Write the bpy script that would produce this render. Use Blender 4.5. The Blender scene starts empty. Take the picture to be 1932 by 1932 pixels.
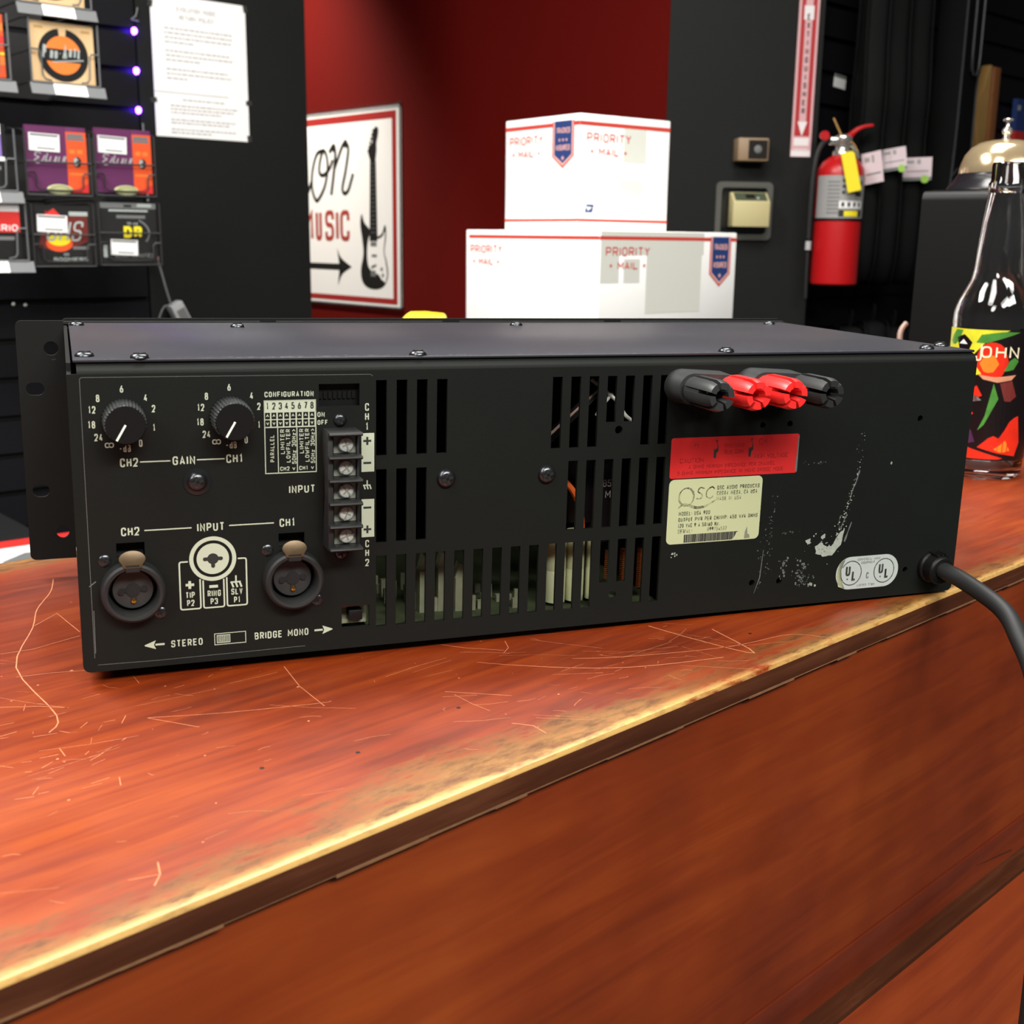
import bpy, bmesh, math, random
from mathutils import Matrix, Vector
random.seed(7)
C = bpy.context.scene.collection
SC = bpy.context.scene
PI = math.pi

# ------------------------------------------------------------------ camera
cam_d = bpy.data.cameras.new('camera'); cam = bpy.data.objects.new('camera', cam_d); C.objects.link(cam)
YAW, PITCH, ROLL = -0.358246, 0.225577, 0.013138
_f = Vector((-math.sin(YAW)*math.cos(PITCH), math.cos(YAW)*math.cos(PITCH), -math.sin(PITCH)))
_r = Vector((math.cos(YAW), math.sin(YAW), 0)); _u = _r.cross(_f)
_r2 = _r*math.cos(ROLL)+_u*math.sin(ROLL); _u2 = _u*math.cos(ROLL)-_r*math.sin(ROLL)
CAM = Vector((0.0023, -0.4846, 0.1790))
cam.matrix_world = Matrix(((_r2.x, _u2.x, -_f.x, CAM.x), (_r2.y, _u2.y, -_f.y, CAM.y), (_r2.z, _u2.z, -_f.z, CAM.z), (0, 0, 0, 1)))
cam_d.sensor_width = 36; cam_d.lens = 36*2250/1932; cam_d.clip_start = 0.02
cam_d.dof.use_dof = True; cam_d.dof.focus_distance = 0.56; cam_d.dof.aperture_fstop = 22
SC.camera = cam

# ------------------------------------------------------------------ world, lamps, exposure
w = bpy.data.worlds.new('world'); SC.world = w; w.use_nodes = True
w.node_tree.nodes['Background'].inputs[0].default_value = (0.9, 0.95, 1.0, 1)
w.node_tree.nodes['Background'].inputs[1].default_value = 0.035
SC.view_settings.view_transform = 'Standard'; SC.view_settings.look = 'None'
SC.view_settings.gamma = 1; SC.view_settings.use_curve_mapping = False
SC.view_settings.exposure = 0.35
FLOOR, CEIL = -1.05, 1.75

def area(name, x, y, power, sx=1.2, sy=0.6, rz=22, col=(1.0, 0.975, 0.93)):
    l = bpy.data.lights.new(name, 'AREA'); l.shape = 'RECTANGLE'; l.size = sx; l.size_y = sy; l.energy = power; l.color = col
    o = bpy.data.objects.new(name, l); C.objects.link(o); o.location = (x, y, CEIL-0.03); o.rotation_euler = (0, 0, math.radians(rz)); return o
area('ceiling_lamp', -0.95, -0.60, 24)
area('ceiling_lamp', 0.70, 0.62, 36)
area('ceiling_lamp', 0.90, -1.95, 54)
area('ceiling_lamp', -1.00, 0.80, 64)
area('ceiling_lamp', 0.10, -2.00, 62)
area('ceiling_lamp', -2.0, -1.9, 46)
# downlight in the passage behind the slat wall
l = bpy.data.lights.new('passage_downlight', 'SPOT'); l.energy = 330; l.spot_size = math.radians(74); l.spot_blend = 0.9; l.shadow_soft_size = 0.05; l.color = (1, 0.93, 0.82)
o = bpy.data.objects.new('passage_downlight', l); C.objects.link(o); o.location = (0.40, 3.36, CEIL-0.05)

# ------------------------------------------------------------------ materials
def lin(v):
    v /= 255.0
    return v/12.92 if v <= 0.04045 else ((v+0.055)/1.055)**2.4
def rgb(c): return (lin(c[0]), lin(c[1]), lin(c[2]), 1)
def mat(name, col, rough=0.5, metal=0.0, spec=0.5, var=0.0, vscale=40, bump=0.0, bscale=400, emit=None, estr=0, coat=0.0):
    m = bpy.data.materials.new(name); m.use_nodes = True
    nt = m.node_tree; b = nt.nodes['Principled BSDF']
    b.inputs['Base Color'].default_value = rgb(col); b.inputs['Roughness'].default_value = rough
    b.inputs['Metallic'].default_value = metal; b.inputs['Specular IOR Level'].default_value = spec
    b.inputs['Coat Weight'].default_value = coat; b.inputs['Coat Roughness'].default_value = 0.2
    if emit:
        b.inputs['Emission Color'].default_value = rgb(emit); b.inputs['Emission Strength'].default_value = estr
    if var or bump:
        tc = nt.nodes.new('ShaderNodeTexCoord')
    if var:
        n = nt.nodes.new('ShaderNodeTexNoise'); n.inputs['Scale'].default_value = vscale; n.inputs['Detail'].default_value = 6
        nt.links.new(tc.outputs['Object'], n.inputs['Vector'])
        mx = nt.nodes.new('ShaderNodeMix'); mx.data_type = 'RGBA'
        a = rgb(col)
        mx.inputs[6].default_value = tuple(a[i]*(1-var) for i in range(3))+(1,)
        mx.inputs[7].default_value = tuple(min(1, a[i]*(1+var)) for i in range(3))+(1,)
        nt.links.new(n.outputs['Fac'], mx.inputs[0]); nt.links.new(mx.outputs[2], b.inputs['Base Color'])
    if bump:
        n2 = nt.nodes.new('ShaderNodeTexNoise'); n2.inputs['Scale'].default_value = bscale; n2.inputs['Detail'].default_value = 3
        nt.links.new(tc.outputs['Object'], n2.inputs['Vector'])
        bp = nt.nodes.new('ShaderNodeBump'); bp.inputs['Strength'].default_value = bump; bp.inputs['Distance'].default_value = 0.001
        nt.links.new(n2.outputs['Fac'], bp.inputs['Height']); nt.links.new(bp.outputs['Normal'], b.inputs['Normal'])
    return m
def glass(name, col=(255, 255, 255), rough=0.02):
    m = mat(name, col, rough); b = m.node_tree.nodes['Principled BSDF']
    b.inputs['Transmission Weight'].default_value = 1; b.inputs['IOR'].default_value = 1.5
    return m

def wood(name, dark, mid, light, worn=None, back=0.384, rough=0.35, scale=(5, 70, 70), blotch=0.48, coat=0.3):
    """stained wood: stretched-noise grain along local x; `worn` = bare-wood colour rubbed through along the two long edges"""
    m = bpy.data.materials.new(name); m.use_nodes = True; nt = m.node_tree; N = nt.nodes; L = nt.links
    b = N['Principled BSDF']; b.inputs['Roughness'].default_value = rough; b.inputs['Coat Weight'].default_value = coat; b.inputs['Coat Roughness'].default_value = 0.25
    tc = N.new('ShaderNodeTexCoord')
    mp = N.new('ShaderNodeMapping'); mp.inputs['Scale'].default_value = scale; L.new(tc.outputs['Object'], mp.inputs['Vector'])
    n1 = N.new('ShaderNodeTexNoise'); n1.inputs['Scale'].default_value = 2.2; n1.inputs['Detail'].default_value = 8; n1.inputs['Roughness'].default_value = 0.62; n1.inputs['Distortion'].default_value = 0.6
    L.new(mp.outputs['Vector'], n1.inputs['Vector'])
    n2 = N.new('ShaderNodeTexNoise'); n2.inputs['Scale'].default_value = 7; n2.inputs['Detail'].default_value = 4
    L.new(tc.outputs['Object'], n2.inputs['Vector'])
    ad = N.new('ShaderNodeMix'); ad.inputs[0].default_value = blotch; L.new(n1.outputs['Fac'], ad.inputs[2]); L.new(n2.outputs['Fac'], ad.inputs[3])
    cr = N.new('ShaderNodeValToRGB'); e = cr.color_ramp.elements
    e[0].position = 0.34; e[0].color = rgb(dark); e[1].position = 0.66; e[1].color = rgb(light)
    x = cr.color_ramp.elements.new(0.5); x.color = rgb(mid)
    L.new(ad.outputs[0], cr.inputs['Fac']); out = cr.outputs['Color']
    if worn:
        sp = N.new('ShaderNodeSeparateXYZ'); L.new(tc.outputs['Object'], sp.inputs[0])
        n3 = N.new('ShaderNodeTexNoise'); n3.inputs['Scale'].default_value = 24; n3.inputs['Detail'].default_value = 9; n3.inputs['Roughness'].default_value = 0.65
        mp3 = N.new('ShaderNodeMapping'); mp3.inputs['Scale'].default_value = (0.5, 1.6, 1.6); L.new(tc.outputs['Object'], mp3.inputs['Vector']); L.new(mp3.outputs['Vector'], n3.inputs['Vector'])
        n6 = N.new('ShaderNodeTexNoise'); n6.inputs['Scale'].default_value = 110; n6.inputs['Detail'].default_value = 6; n6.inputs['Roughness'].default_value = 0.7; L.new(mp3.outputs['Vector'], n6.inputs['Vector'])
        av = N.new('ShaderNodeMath'); av.operation = 'ADD'; L.new(n3.outputs['Fac'], av.inputs[0]); L.new(n6.outputs['Fac'], av.inputs[1])
        hv = N.new('ShaderNodeMath'); hv.operation = 'MULTIPLY'; hv.inputs[1].default_value = 0.5; L.new(av.outputs[0], hv.inputs[0])
        n4 = N.new('ShaderNodeTexNoise'); n4.inputs['Scale'].default_value = 2.6; n4.inputs['Detail'].default_value = 1
        mp4 = N.new('ShaderNodeMapping'); mp4.inputs['Location'].default_value = (0.62, 0, 0); mp4.inputs['Scale'].default_value = (1.6, 0.3, 0.3); L.new(tc.outputs['Object'], mp4.inputs['Vector']); L.new(mp4.outputs['Vector'], n4.inputs['Vector'])
        # distance to nearest long edge
        ra = N.new('ShaderNodeMath'); ra.operation = 'SUBTRACT'; ra.inputs[0].default_value = back; L.new(sp.outputs['Y'], ra.inputs[1])
        mn = N.new('ShaderNodeMath'); mn.operation = 'MINIMUM'; L.new(sp.outputs['Y'], mn.inputs[0]); L.new(ra.outputs[0], mn.inputs[1])
        # edge value = dist - 0.05*(noise-0.5) - width
        wd = N.new('ShaderNodeMapRange'); wd.inputs[1].default_value = 0.35; wd.inputs[2].default_value = 0.65; wd.inputs[3].default_value = 0.007; wd.inputs[4].default_value = 0.026; L.new(n4.outputs['Fac'], wd.inputs[0])
        ns = N.new('ShaderNodeMath'); ns.operation = 'MULTIPLY_ADD'; ns.inputs[1].default_value = 0.16; ns.inputs[2].default_value = -0.080; L.new(hv.outputs[0], ns.inputs[0])
        s1 = N.new('ShaderNodeMath'); s1.operation = 'ADD'; L.new(mn.outputs[0], s1.inputs[0]); L.new(ns.outputs[0], s1.inputs[1])
        s2 = N.new('ShaderNodeMath'); s2.operation = 'SUBTRACT'; L.new(s1.outputs[0], s2.inputs[0]); L.new(wd.outputs[0], s2.inputs[1])
        mr = N.new('ShaderNodeMapRange'); mr.inputs[1].default_value = -0.014; mr.inputs[2].default_value = 0.006; mr.inputs[3].default_value = 0.90; mr.inputs[4].default_value = 0.0; L.new(s2.outputs[0], mr.inputs[0])
        wc = N.new('ShaderNodeMix'); wc.data_type = 'RGBA'; wc.inputs[7].default_value = rgb(worn[0]); wc.inputs[6].default_value = rgb(worn[1]); cs_ = N.new('ShaderNodeMapRange'); cs_.inputs[1].default_value = 0.36; cs_.inputs[2].default_value = 0.64; L.new(n6.outputs['Fac'], cs_.inputs[0]); L.new(cs_.outputs[0], wc.inputs[0])
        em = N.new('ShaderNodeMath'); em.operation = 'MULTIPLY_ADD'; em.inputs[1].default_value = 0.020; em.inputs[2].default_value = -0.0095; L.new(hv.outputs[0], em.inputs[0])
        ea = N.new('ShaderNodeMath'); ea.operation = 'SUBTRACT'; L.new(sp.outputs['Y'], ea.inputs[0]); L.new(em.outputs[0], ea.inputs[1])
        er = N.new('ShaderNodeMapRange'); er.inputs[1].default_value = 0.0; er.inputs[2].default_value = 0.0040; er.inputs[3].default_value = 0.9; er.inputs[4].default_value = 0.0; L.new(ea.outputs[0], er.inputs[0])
        w2 = N.new('ShaderNodeMix'); w2.data_type = 'RGBA'; w2.inputs[7].default_value = rgb((206, 168, 98)); L.new(er.outputs[0], w2.inputs[0]); L.new(wc.outputs[2], w2.inputs[6]); wc = w2  # very front edge: bare wood lightened further, its gold highlight painted into the colour
        mx = N.new('ShaderNodeMix'); mx.data_type = 'RGBA'; L.new(mr.outputs[0], mx.inputs[0]); L.new(out, mx.inputs[6]); L.new(wc.outputs[2], mx.inputs[7]); out = mx.outputs[2]
    L.new(out, b.inputs['Base Color'])
    n5 = N.new('ShaderNodeTexNoise'); n5.inputs['Scale'].default_value = 18; n5.inputs['Detail'].default_value = 5; L.new(tc.outputs['Object'], n5.inputs['Vector'])
    r5 = N.new('ShaderNodeMapRange'); r5.inputs[3].default_value = rough-0.10; r5.inputs[4].default_value = rough+0.16; L.new(n5.outputs['Fac'], r5.inputs[0]); L.new(r5.outputs[0], b.inputs['Roughness'])
    return m

M = {}
M['panel'] = mat('satin_black_steel', (15, 18, 15), 0.55, 0, 0.22, var=0.12, vscale=60, bump=0.05, bscale=1500)
M['cover'] = mat('black_painted_steel', (40, 40, 47), 0.40, 0, 0.5, var=0.25, vscale=25, bump=0.03, bscale=900)
M['earm'] = mat('rough_black_steel', (16, 18, 16), 0.6, 0, 0.22, var=0.15, vscale=80)
M['dark'] = mat('dark_interior', (14, 14, 14), 0.8)
M['print'] = mat('panel_print', (178, 186, 164), 0.6)
M['printline'] = mat('overlay_edge', (88, 90, 86), 0.5)
M['ink'] = mat('panel_ink', (34, 36, 32), 0.6)
M['black'] = mat('black_plastic', (11, 11, 11), 0.45, 0, 0.3)
M['rubber'] = mat('black_rubber', (30, 31, 31), 0.55, 0, 0.4, var=0.1, vscale=60)
M['greyplast'] = mat('charcoal_plastic', (46, 48, 48), 0.38, 0, 0.4, var=0.15, vscale=90)
M['redplast'] = mat('red_plastic', (222, 44, 42), 0.35, 0, 0.5)
M['darkscrew'] = mat('black_zinc_screw', (74, 76, 79), 0.27, 0.9, 0.5)
M['socket'] = mat('screw_socket', (8, 8, 8), 0.7)
M['screw'] = mat('zinc_screw', (225, 228, 222), 0.30, 0.5, 0.8)
M['tin'] = mat('tinned_plate', (140, 142, 130), 0.4, 0.35)
M['brass'] = mat('tarnished_latch', (92, 76, 54), 0.4, 0.55, var=0.25, vscale=300)
M['gold'] = mat('gold_contact', (220, 180, 70), 0.2, 1.0)
M['dust'] = mat('dusty_part', (128, 130, 104), 0.8, var=0.4, vscale=160)
M['ivory'] = mat('ivory_core', (198, 202, 160), 0.55, var=0.18, vscale=120)
M['copper'] = mat('copper_wire', (150, 82, 42), 0.35, 0.6)
M['pcb'] = mat('circuit_board', (66, 74, 48), 0.7, var=0.4, vscale=120)
M['orange'] = mat('orange_wire', (220, 96, 36), 0.4)
M['white'] = mat('white_wire', (225, 225, 215), 0.4)
M['redlab'] = mat('red_label', (188, 34, 34), 0.55, 0, 0.3)
M['redink'] = mat('red_label_ink', (120, 24, 26), 0.6)
M['paplab'] = mat('cream_label', (178, 183, 142), 0.5)
M['labink'] = mat('label_ink', (34, 34, 26), 0.6)
M['barcode'] = mat('barcode_grey', (120, 122, 104), 0.6)
M['silver'] = mat('silver_label', (172, 180, 176), 0.4, var=0.06, vscale=120)
M['smear'] = mat('dried_paste', (150, 158, 146), 0.8, var=0.3, vscale=500)
M['scuff'] = mat('light_scuff', (92, 95, 92), 0.8, var=0.3, vscale=400)
M['pointer'] = mat('pointer_line', (215, 225, 215), 0.5)

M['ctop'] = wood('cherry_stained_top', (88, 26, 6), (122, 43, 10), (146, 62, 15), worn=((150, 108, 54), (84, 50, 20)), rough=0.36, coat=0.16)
M['cedge'] = wood('worn_dark_edge', (52, 25, 14), (66, 34, 19), (88, 50, 32), rough=0.55, coat=0.0)
M['cpan'] = wood('cherry_panel', (88, 28, 6), (118, 44, 10), (140, 60, 16), rough=0.42, coat=0.12, scale=(2.2, 30, 30), blotch=0.6)
M['ctrim'] = wood('cherry_rail', (84, 28, 13), (106, 40, 18), (122, 50, 23), rough=0.4, scale=(2.2, 30, 30))
M['cpan2'] = wood('cherry_panel_low', (128, 46, 14), (150, 60, 18), (166, 72, 24), rough=0.45, coat=0.1, scale=(2.2, 30, 30))
M['scratch'] = mat('scratched_wood', (198, 122, 82), 0.7, var=0.4, vscale=300)
M['cedge'].node_tree.nodes['Principled BSDF'].inputs['Specular IOR Level'].default_value = 0.12
M['litbareline'] = mat('lit_bare_edge_line', (118, 84, 56), 0.6, var=0.4, vscale=200)  # pale tone standing in for the lit line under the top

M['wblack'] = mat('black_wall_paint', (24, 25, 24), 0.6, 0, 0.2, var=0.10, vscale=5)
M['wslat'] = mat('black_slat_board', (15, 14, 18), 0.55, 0, 0.2, var=0.08, vscale=6)
M['wred'] = mat('red_wall_paint', (92, 8, 3), 0.7, 0, 0.12, var=0.06, vscale=4)
M['floor'] = mat('dark_carpet', (44, 42, 42), 0.9, var=0.3, vscale=90)
M['ceil'] = mat('ceiling_tile', (150, 150, 146), 0.8)
M['desk'] = mat('black_laminate', (26, 26, 27), 0.5)
M['paper'] = mat('white_paper', (252, 251, 249), 0.7)
M['greytext'] = mat('grey_print', (150, 148, 146), 0.7)
M['tape'] = mat('clear_tape', (58, 58, 55), 0.3)
M['guard'] = mat('scuffed_clear_guard', (88, 88, 82), 0.3)
M['led'] = mat('violet_led', (150, 110, 255), 0.3, emit=(110, 50, 255), estr=36)
M['wire'] = mat('black_wire_rack', (40, 40, 40), 0.4)
M['wiregrey'] = mat('grey_wire_rack', (92, 94, 96), 0.4)
M['rail'] = mat('grey_label_rail', (112, 114, 116), 0.5)
M['tagw'] = mat('white_shelf_tag', (246, 246, 244), 0.5)
M['tan'] = mat('tan_card', (226, 190, 140), 0.6)
M['orng'] = mat('orange_print', (240, 126, 48), 0.5)
M['redp'] = mat('red_print', (214, 46, 42), 0.5)
M['redwarm'] = mat('orange_red_print', (228, 84, 36), 0.5)
M['purple'] = mat('purple_print', (96, 38, 84), 0.5)
M['lilac'] = mat('lilac_print', (136, 112, 186), 0.5)
M['olive'] = mat('olive_oval', (176, 178, 130), 0.5)
M['packblk'] = mat('black_pack', (30, 30, 30), 0.35)
M['packgry'] = mat('grey_print_block', (110, 112, 112), 0.5)
M['yellow'] = mat('yellow_print', (246, 226, 40), 0.45)
M['burst'] = mat('dark_red_print', (104, 32, 26), 0.5)
M['cardw'] = mat('white_carton', (252, 252, 249), 0.6, var=0.02, vscale=30)
M['cardred'] = mat('carton_red', (206, 66, 54), 0.6)
M['cardpink'] = mat('carton_pink', (232, 178, 170), 0.6)
M['navy'] = mat('carton_navy', (38, 62, 120), 0.5)
M['ptape'] = mat('packing_tape', (222, 224, 214), 0.35)
M['ylw'] = mat('yellow_plastic', (244, 222, 32), 0.4)
M['bag'] = mat('black_nylon', (11, 12, 12), 0.8, 0, 0.15, var=0.25, vscale=40)
M['piping'] = mat('grey_piping', (58, 60, 62), 0.5)
M['pinktag'] = mat('pale_pink_tag', (214, 196, 200), 0.7)
M['green'] = mat('green_sticker', (150, 196, 76), 0.6)
M['woodtan'] = mat('tan_wood', (196, 152, 88), 0.45, var=0.15, vscale=20)
M['woodor'] = mat('orange_wood', (150, 92, 46), 0.45, var=0.15, vscale=20)
M['exred'] = mat('extinguisher_red', (186, 20, 24), 0.35, 0, 0.5)
M['exgrey'] = mat('extinguisher_label', (156, 154, 152), 0.6)
M['chrome'] = mat('chrome', (210, 206, 198), 0.16, 0.8, 1.0)
M['bell'] = mat('polished_bell', (214, 190, 150), 0.16, 0.72, 1.0)
M['bellbase'] = mat('glossy_black_base', (26, 24, 28), 0.22, 0, 0.6)
M['case'] = mat('slate_casing', (8, 9, 9), 0.45, 0, 0.22)
M['beige'] = mat('beige_plastic', (200, 188, 138), 0.5)
M['beiged'] = mat('brown_beige', (150, 126, 98), 0.5)
M['lens'] = mat('dark_lens', (34, 30, 28), 0.25)
M['lcd'] = mat('lcd_green', (78, 88, 70), 0.25)
M['signred'] = mat('sign_red', (176, 36, 40), 0.5)
M['signpink'] = mat('sign_pink', (216, 170, 172), 0.5)
M['signwhite'] = mat('sign_white', (236, 230, 230), 0.5)
M['banner'] = mat('banner_white', (244, 242, 240), 0.45)
M['bannerred'] = mat('banner_red', (160, 40, 36), 0.5)
M['inkblk'] = mat('banner_black', (24, 22, 20), 0.5)
M['brownred'] = mat('brick_lettering', (166, 62, 50), 0.5)
M['clear'] = glass('clear_glass')
M['cplast'] = glass('clear_plastic', (235, 240, 240), 0.12)
M['cream'] = mat('cream_lettering', (240, 232, 196), 0.5)
M['lblk'] = mat('label_black', (18, 12, 14), 0.3)
M['lyel'] = mat('label_yellow', (206, 206, 50), 0.3, var=0.3, vscale=120)
M['lgrn'] = mat('label_green', (70, 132, 54), 0.3, var=0.4, vscale=120)
M['lred'] = mat('label_red', (214, 44, 24), 0.3, var=0.25, vscale=120)
M['lorg'] = mat('label_orange', (240, 130, 40), 0.3, var=0.25, vscale=120)
M['lpur'] = mat('label_purple', (70, 36, 70), 0.3, var=0.4, vscale=120)
M['lskin'] = mat('label_buff', (204, 142, 110), 0.3, var=0.25, vscale=120)
M['psu'] = mat('pale_grey_plastic', (176, 178, 178), 0.5)
M['cordg'] = mat('grey_cord', (116, 117, 116), 0.5)
M['cordb'] = mat('beige_cord', (170, 140, 126), 0.5)

# ------------------------------------------------------------------ mesh builder
class MB:
    def __init__(s): s.v = []; s.f = []; s.m = []; s.T = None
    def P(s, p):
        p = Vector(p)
        if s.T is not None: p = s.T @ p
        s.v.append(p[:]); return len(s.v)-1
    def face(s, pts, m=0):
        s.f.append([s.P(p) for p in pts]); s.m.append(m)
    def box(s, x0, x1, y0, y1, z0, z1, m=0):
        i = [s.P((x, y, z)) for x in (x0, x1) for y in (y0, y1) for z in (z0, z1)]
        for q in ((0, 1, 3, 2), (4, 6, 7, 5), (0, 4, 5, 1), (2, 3, 7, 6), (0, 2, 6, 4), (1, 5, 7, 3)):
            s.f.append([i[k] for k in q]); s.m.append(m)
    def prism(s, poly, a0, a1, m=0, ax='y', cap=True, mside=None):
        def mk(p, a):
            if ax == 'y': return (p[0], a, p[1])
            if ax == 'z': return (p[0], p[1], a)
            return (a, p[0], p[1])
        A = [s.P(mk(p, a0)) for p in poly]; B = [s.P(mk(p, a1)) for p in poly]; n = len(poly)
        for k in range(n):
            s.f.append([A[k], A[(k+1) % n], B[(k+1) % n], B[k]]); s.m.append(m if mside is None else mside)
        if cap:
            s.f.append(A[::-1]); s.m.append(m); s.f.append(B); s.m.append(m)
    def lathe(s, prof, c=(0, 0, 0), ax='z', seg=32, m=0, closed=False, a0=0, a1=2*PI):
        """prof = [(r, h)]; ax z: h up; ax y: h along -y (towards the viewer)"""
        full = abs(a1-a0-2*PI) < 1e-6; n = seg if full else seg+1
        rings = []
        for r, h in prof:
            ring = []
            for k in range(n):
                a = a0+(a1-a0)*k/seg; x, y = r*math.cos(a), r*math.sin(a)
                ring.append(s.P((c[0]+x, c[1]+y, c[2]+h) if ax == 'z' else ((c[0]+x, c[1]-h, c[2]+y) if ax == 'y' else (c[0]+h, c[1]+x, c[2]+y))))
            rings.append(ring)
        pairs = list(zip(rings, rings[1:]))
        if closed: pairs.append((rings[-1], rings[0]))
        for A, B in pairs:
            for k in range(n if full else n-1):
                s.f.append([A[k], A[(k+1) % n], B[(k+1) % n], B[k]]); s.m.append(m)
    def cyl(s, c, r, h, ax='z', seg=24, m=0, r2=None):
        r2 = r if r2 is None else r2
        s.lathe([(0.00001, 0), (r, 0), (r2, h), (0.00001, h)], c, ax, seg, m)
    def tube(s, pts, r, seg=10, m=0, cap=True, smooth=3):
        pts = [Vector(p) for p in pts]
        if smooth and len(pts) > 2:
            out = []
            for i in range(len(pts)-1):
                p0 = pts[max(0, i-1)]; p1 = pts[i]; p2 = pts[i+1]; p3 = pts[min(len(pts)-1, i+2)]
                for k in range(smooth):
                    t = k/smooth
                    out.append(0.5*((2*p1)+(p2-p0)*t+(2*p0-5*p1+4*p2-p3)*t*t+(3*p1-p0-3*p2+p3)*t**3))
            out.append(pts[-1]); pts = out
        rings = []; prev = None
        for i, p in enumerate(pts):
            d = (pts[min(i+1, len(pts)-1)]-pts[max(i-1, 0)]).normalized()
            if prev is None:
                a = d.orthogonal().normalized()
            else:
                a = (prev-d*prev.dot(d)).normalized()
            prev = a; b = d.cross(a)
            rings.append([s.P(p+(a*math.cos(2*PI*k/seg)+b*math.sin(2*PI*k/seg))*r) for k in range(seg)])
        for A, B in zip(rings, rings[1:]):
            for k in range(seg): s.f.append([A[k], A[(k+1) % seg], B[(k+1) % seg], B[k]]); s.m.append(m)
        if cap:
            s.f.append(rings[0][::-1]); s.m.append(m); s.f.append(rings[-1]); s.m.append(m)
    def build(s, name, mats, parent=None, loc=None, rot=None, angle=35, bevel=0, bseg=2):
        me = bpy.data.meshes.new(name); me.from_pydata(s.v, [], s.f)
        if not isinstance(mats, (list, tuple)): mats = [mats]
        for k in mats: me.materials.append(M[k] if isinstance(k, str) else k)
        for p, k in zip(me.polygons, s.m): p.material_index = k
        bm = bmesh.new(); bm.from_mesh(me); bmesh.ops.recalc_face_normals(bm, faces=bm.faces)
        if bevel:
            bmesh.ops.remove_doubles(bm, verts=bm.verts, dist=1e-6)
            ed = [e for e in bm.edges if len(e.link_faces) == 2 and e.calc_face_angle(0) > 0.6]
            bmesh.ops.bevel(bm, geom=ed, offset=bevel, segments=bseg, affect='EDGES', profile=0.5, clamp_overlap=True)
        bm.to_mesh(me); bm.free()
        me.shade_smooth(); me.set_sharp_from_angle(angle=math.radians(angle))
        o = bpy.data.objects.new(name, me); C.objects.link(o)
        if parent: o.parent = parent
        if loc: o.location = loc
        if rot: o.rotation_euler = rot
        return o

def rounded(x0, x1, z0, z1, r, seg=5, corners=(1, 1, 1, 1)):
    """rounded rectangle, corners (bl, br, tr, tl)"""
    out = []
    for (cx, cz, a, on, px, pz) in ((x0+r, z0+r, PI, corners[0], x0, z0), (x1-r, z0+r, 1.5*PI, corners[1], x1, z0), (x1-r, z1-r, 0, corners[2], x1, z1), (x0+r, z1-r, 0.5*PI, corners[3], x0, z1)):
        if on: out += [(cx+r*math.cos(a+0.5*PI*k/seg), cz+r*math.sin(a+0.5*PI*k/seg)) for k in range(seg+1)]
        else: out.append((px, pz))
    return out
def circ(x, z, r, n=24, a0=0): return [(x+r*math.cos(a0+2*PI*k/n), z+r*math.sin(a0+2*PI*k/n)) for k in range(n)]
def arcp(x, z, rx, rz, a, b, n=16): return [(x+rx*math.cos(math.radians(a+(b-a)*k/n)), z+rz*math.sin(math.radians(a+(b-a)*k/n))) for k in range(n+1)]
def curve2(pts, n=6):
    """smooth open polyline through pts"""
    P = [Vector(p) for p in pts]; out = []
    for i in range(len(P)-1):
        p0 = P[max(0, i-1)]; p1 = P[i]; p2 = P[i+1]; p3 = P[min(len(P)-1, i+2)]
        for k in range(n):
            t = k/n; q = 0.5*((2*p1)+(p2-p0)*t+(2*p0-5*p1+4*p2-p3)*t*t+(3*p1-p0-3*p2+p3)*t**3); out.append((q.x, q.y))
    out.append(tuple(P[-1])); return out

# flat print helpers: `Q` maps (x, z, lift) of a printed surface to 3-D
def flat(y=0.0, s=1.0): return lambda x, z, k=0: (x*s, y-k*0.00004, z*s)
def poly(mb, pts, Q, m=0, lift=1): mb.face([Q(p[0], p[1], lift) for p in pts], m)
def rect(mb, x0, x1, z0, z1, Q, m=0, lift=1): poly(mb, [(x0, z0), (x1, z0), (x1, z1), (x0, z1)], Q, m, lift)
def stroke(mb, pts, t, Q, m=0, closed=False, lift=1, taper=None):
    P = [Vector(p) for p in pts]
    P = [p for i, p in enumerate(P) if i == 0 or (p-P[i-1]).length > 1e-9]
    if closed and (P[0]-P[-1]).length < 1e-9: P.pop()
    n = len(P); L = []; R = []
    if n < 2: return
    for i in range(n):
        a = P[i]-P[i-1] if (i > 0 or closed) else None
        b = P[(i+1) % n]-P[i] if (i < n-1 or closed) else None
        if a is None: a = b
        if b is None: b = a
        a = a.normalized(); b = b.normalized()
        na = Vector((-a.y, a.x)); nb = Vector((-b.y, b.x)); mm = na+nb
        if mm.length < 1e-6: mm = na
        mm.normalize(); k = min(2.0, 1/max(0.3, mm.dot(na)))
        h = t/2*(taper[i] if taper else 1)
        L.append(P[i]+mm*h*k); R.append(P[i]-mm*h*k)
    for i in range(n if closed else n-1):
        j = (i+1) % n
        mb.face([Q(L[i].x, L[i].y, lift), Q(R[i].x, R[i].y, lift), Q(R[j].x, R[j].y, lift), Q(L[j].x, L[j].y, lift)], m)

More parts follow.
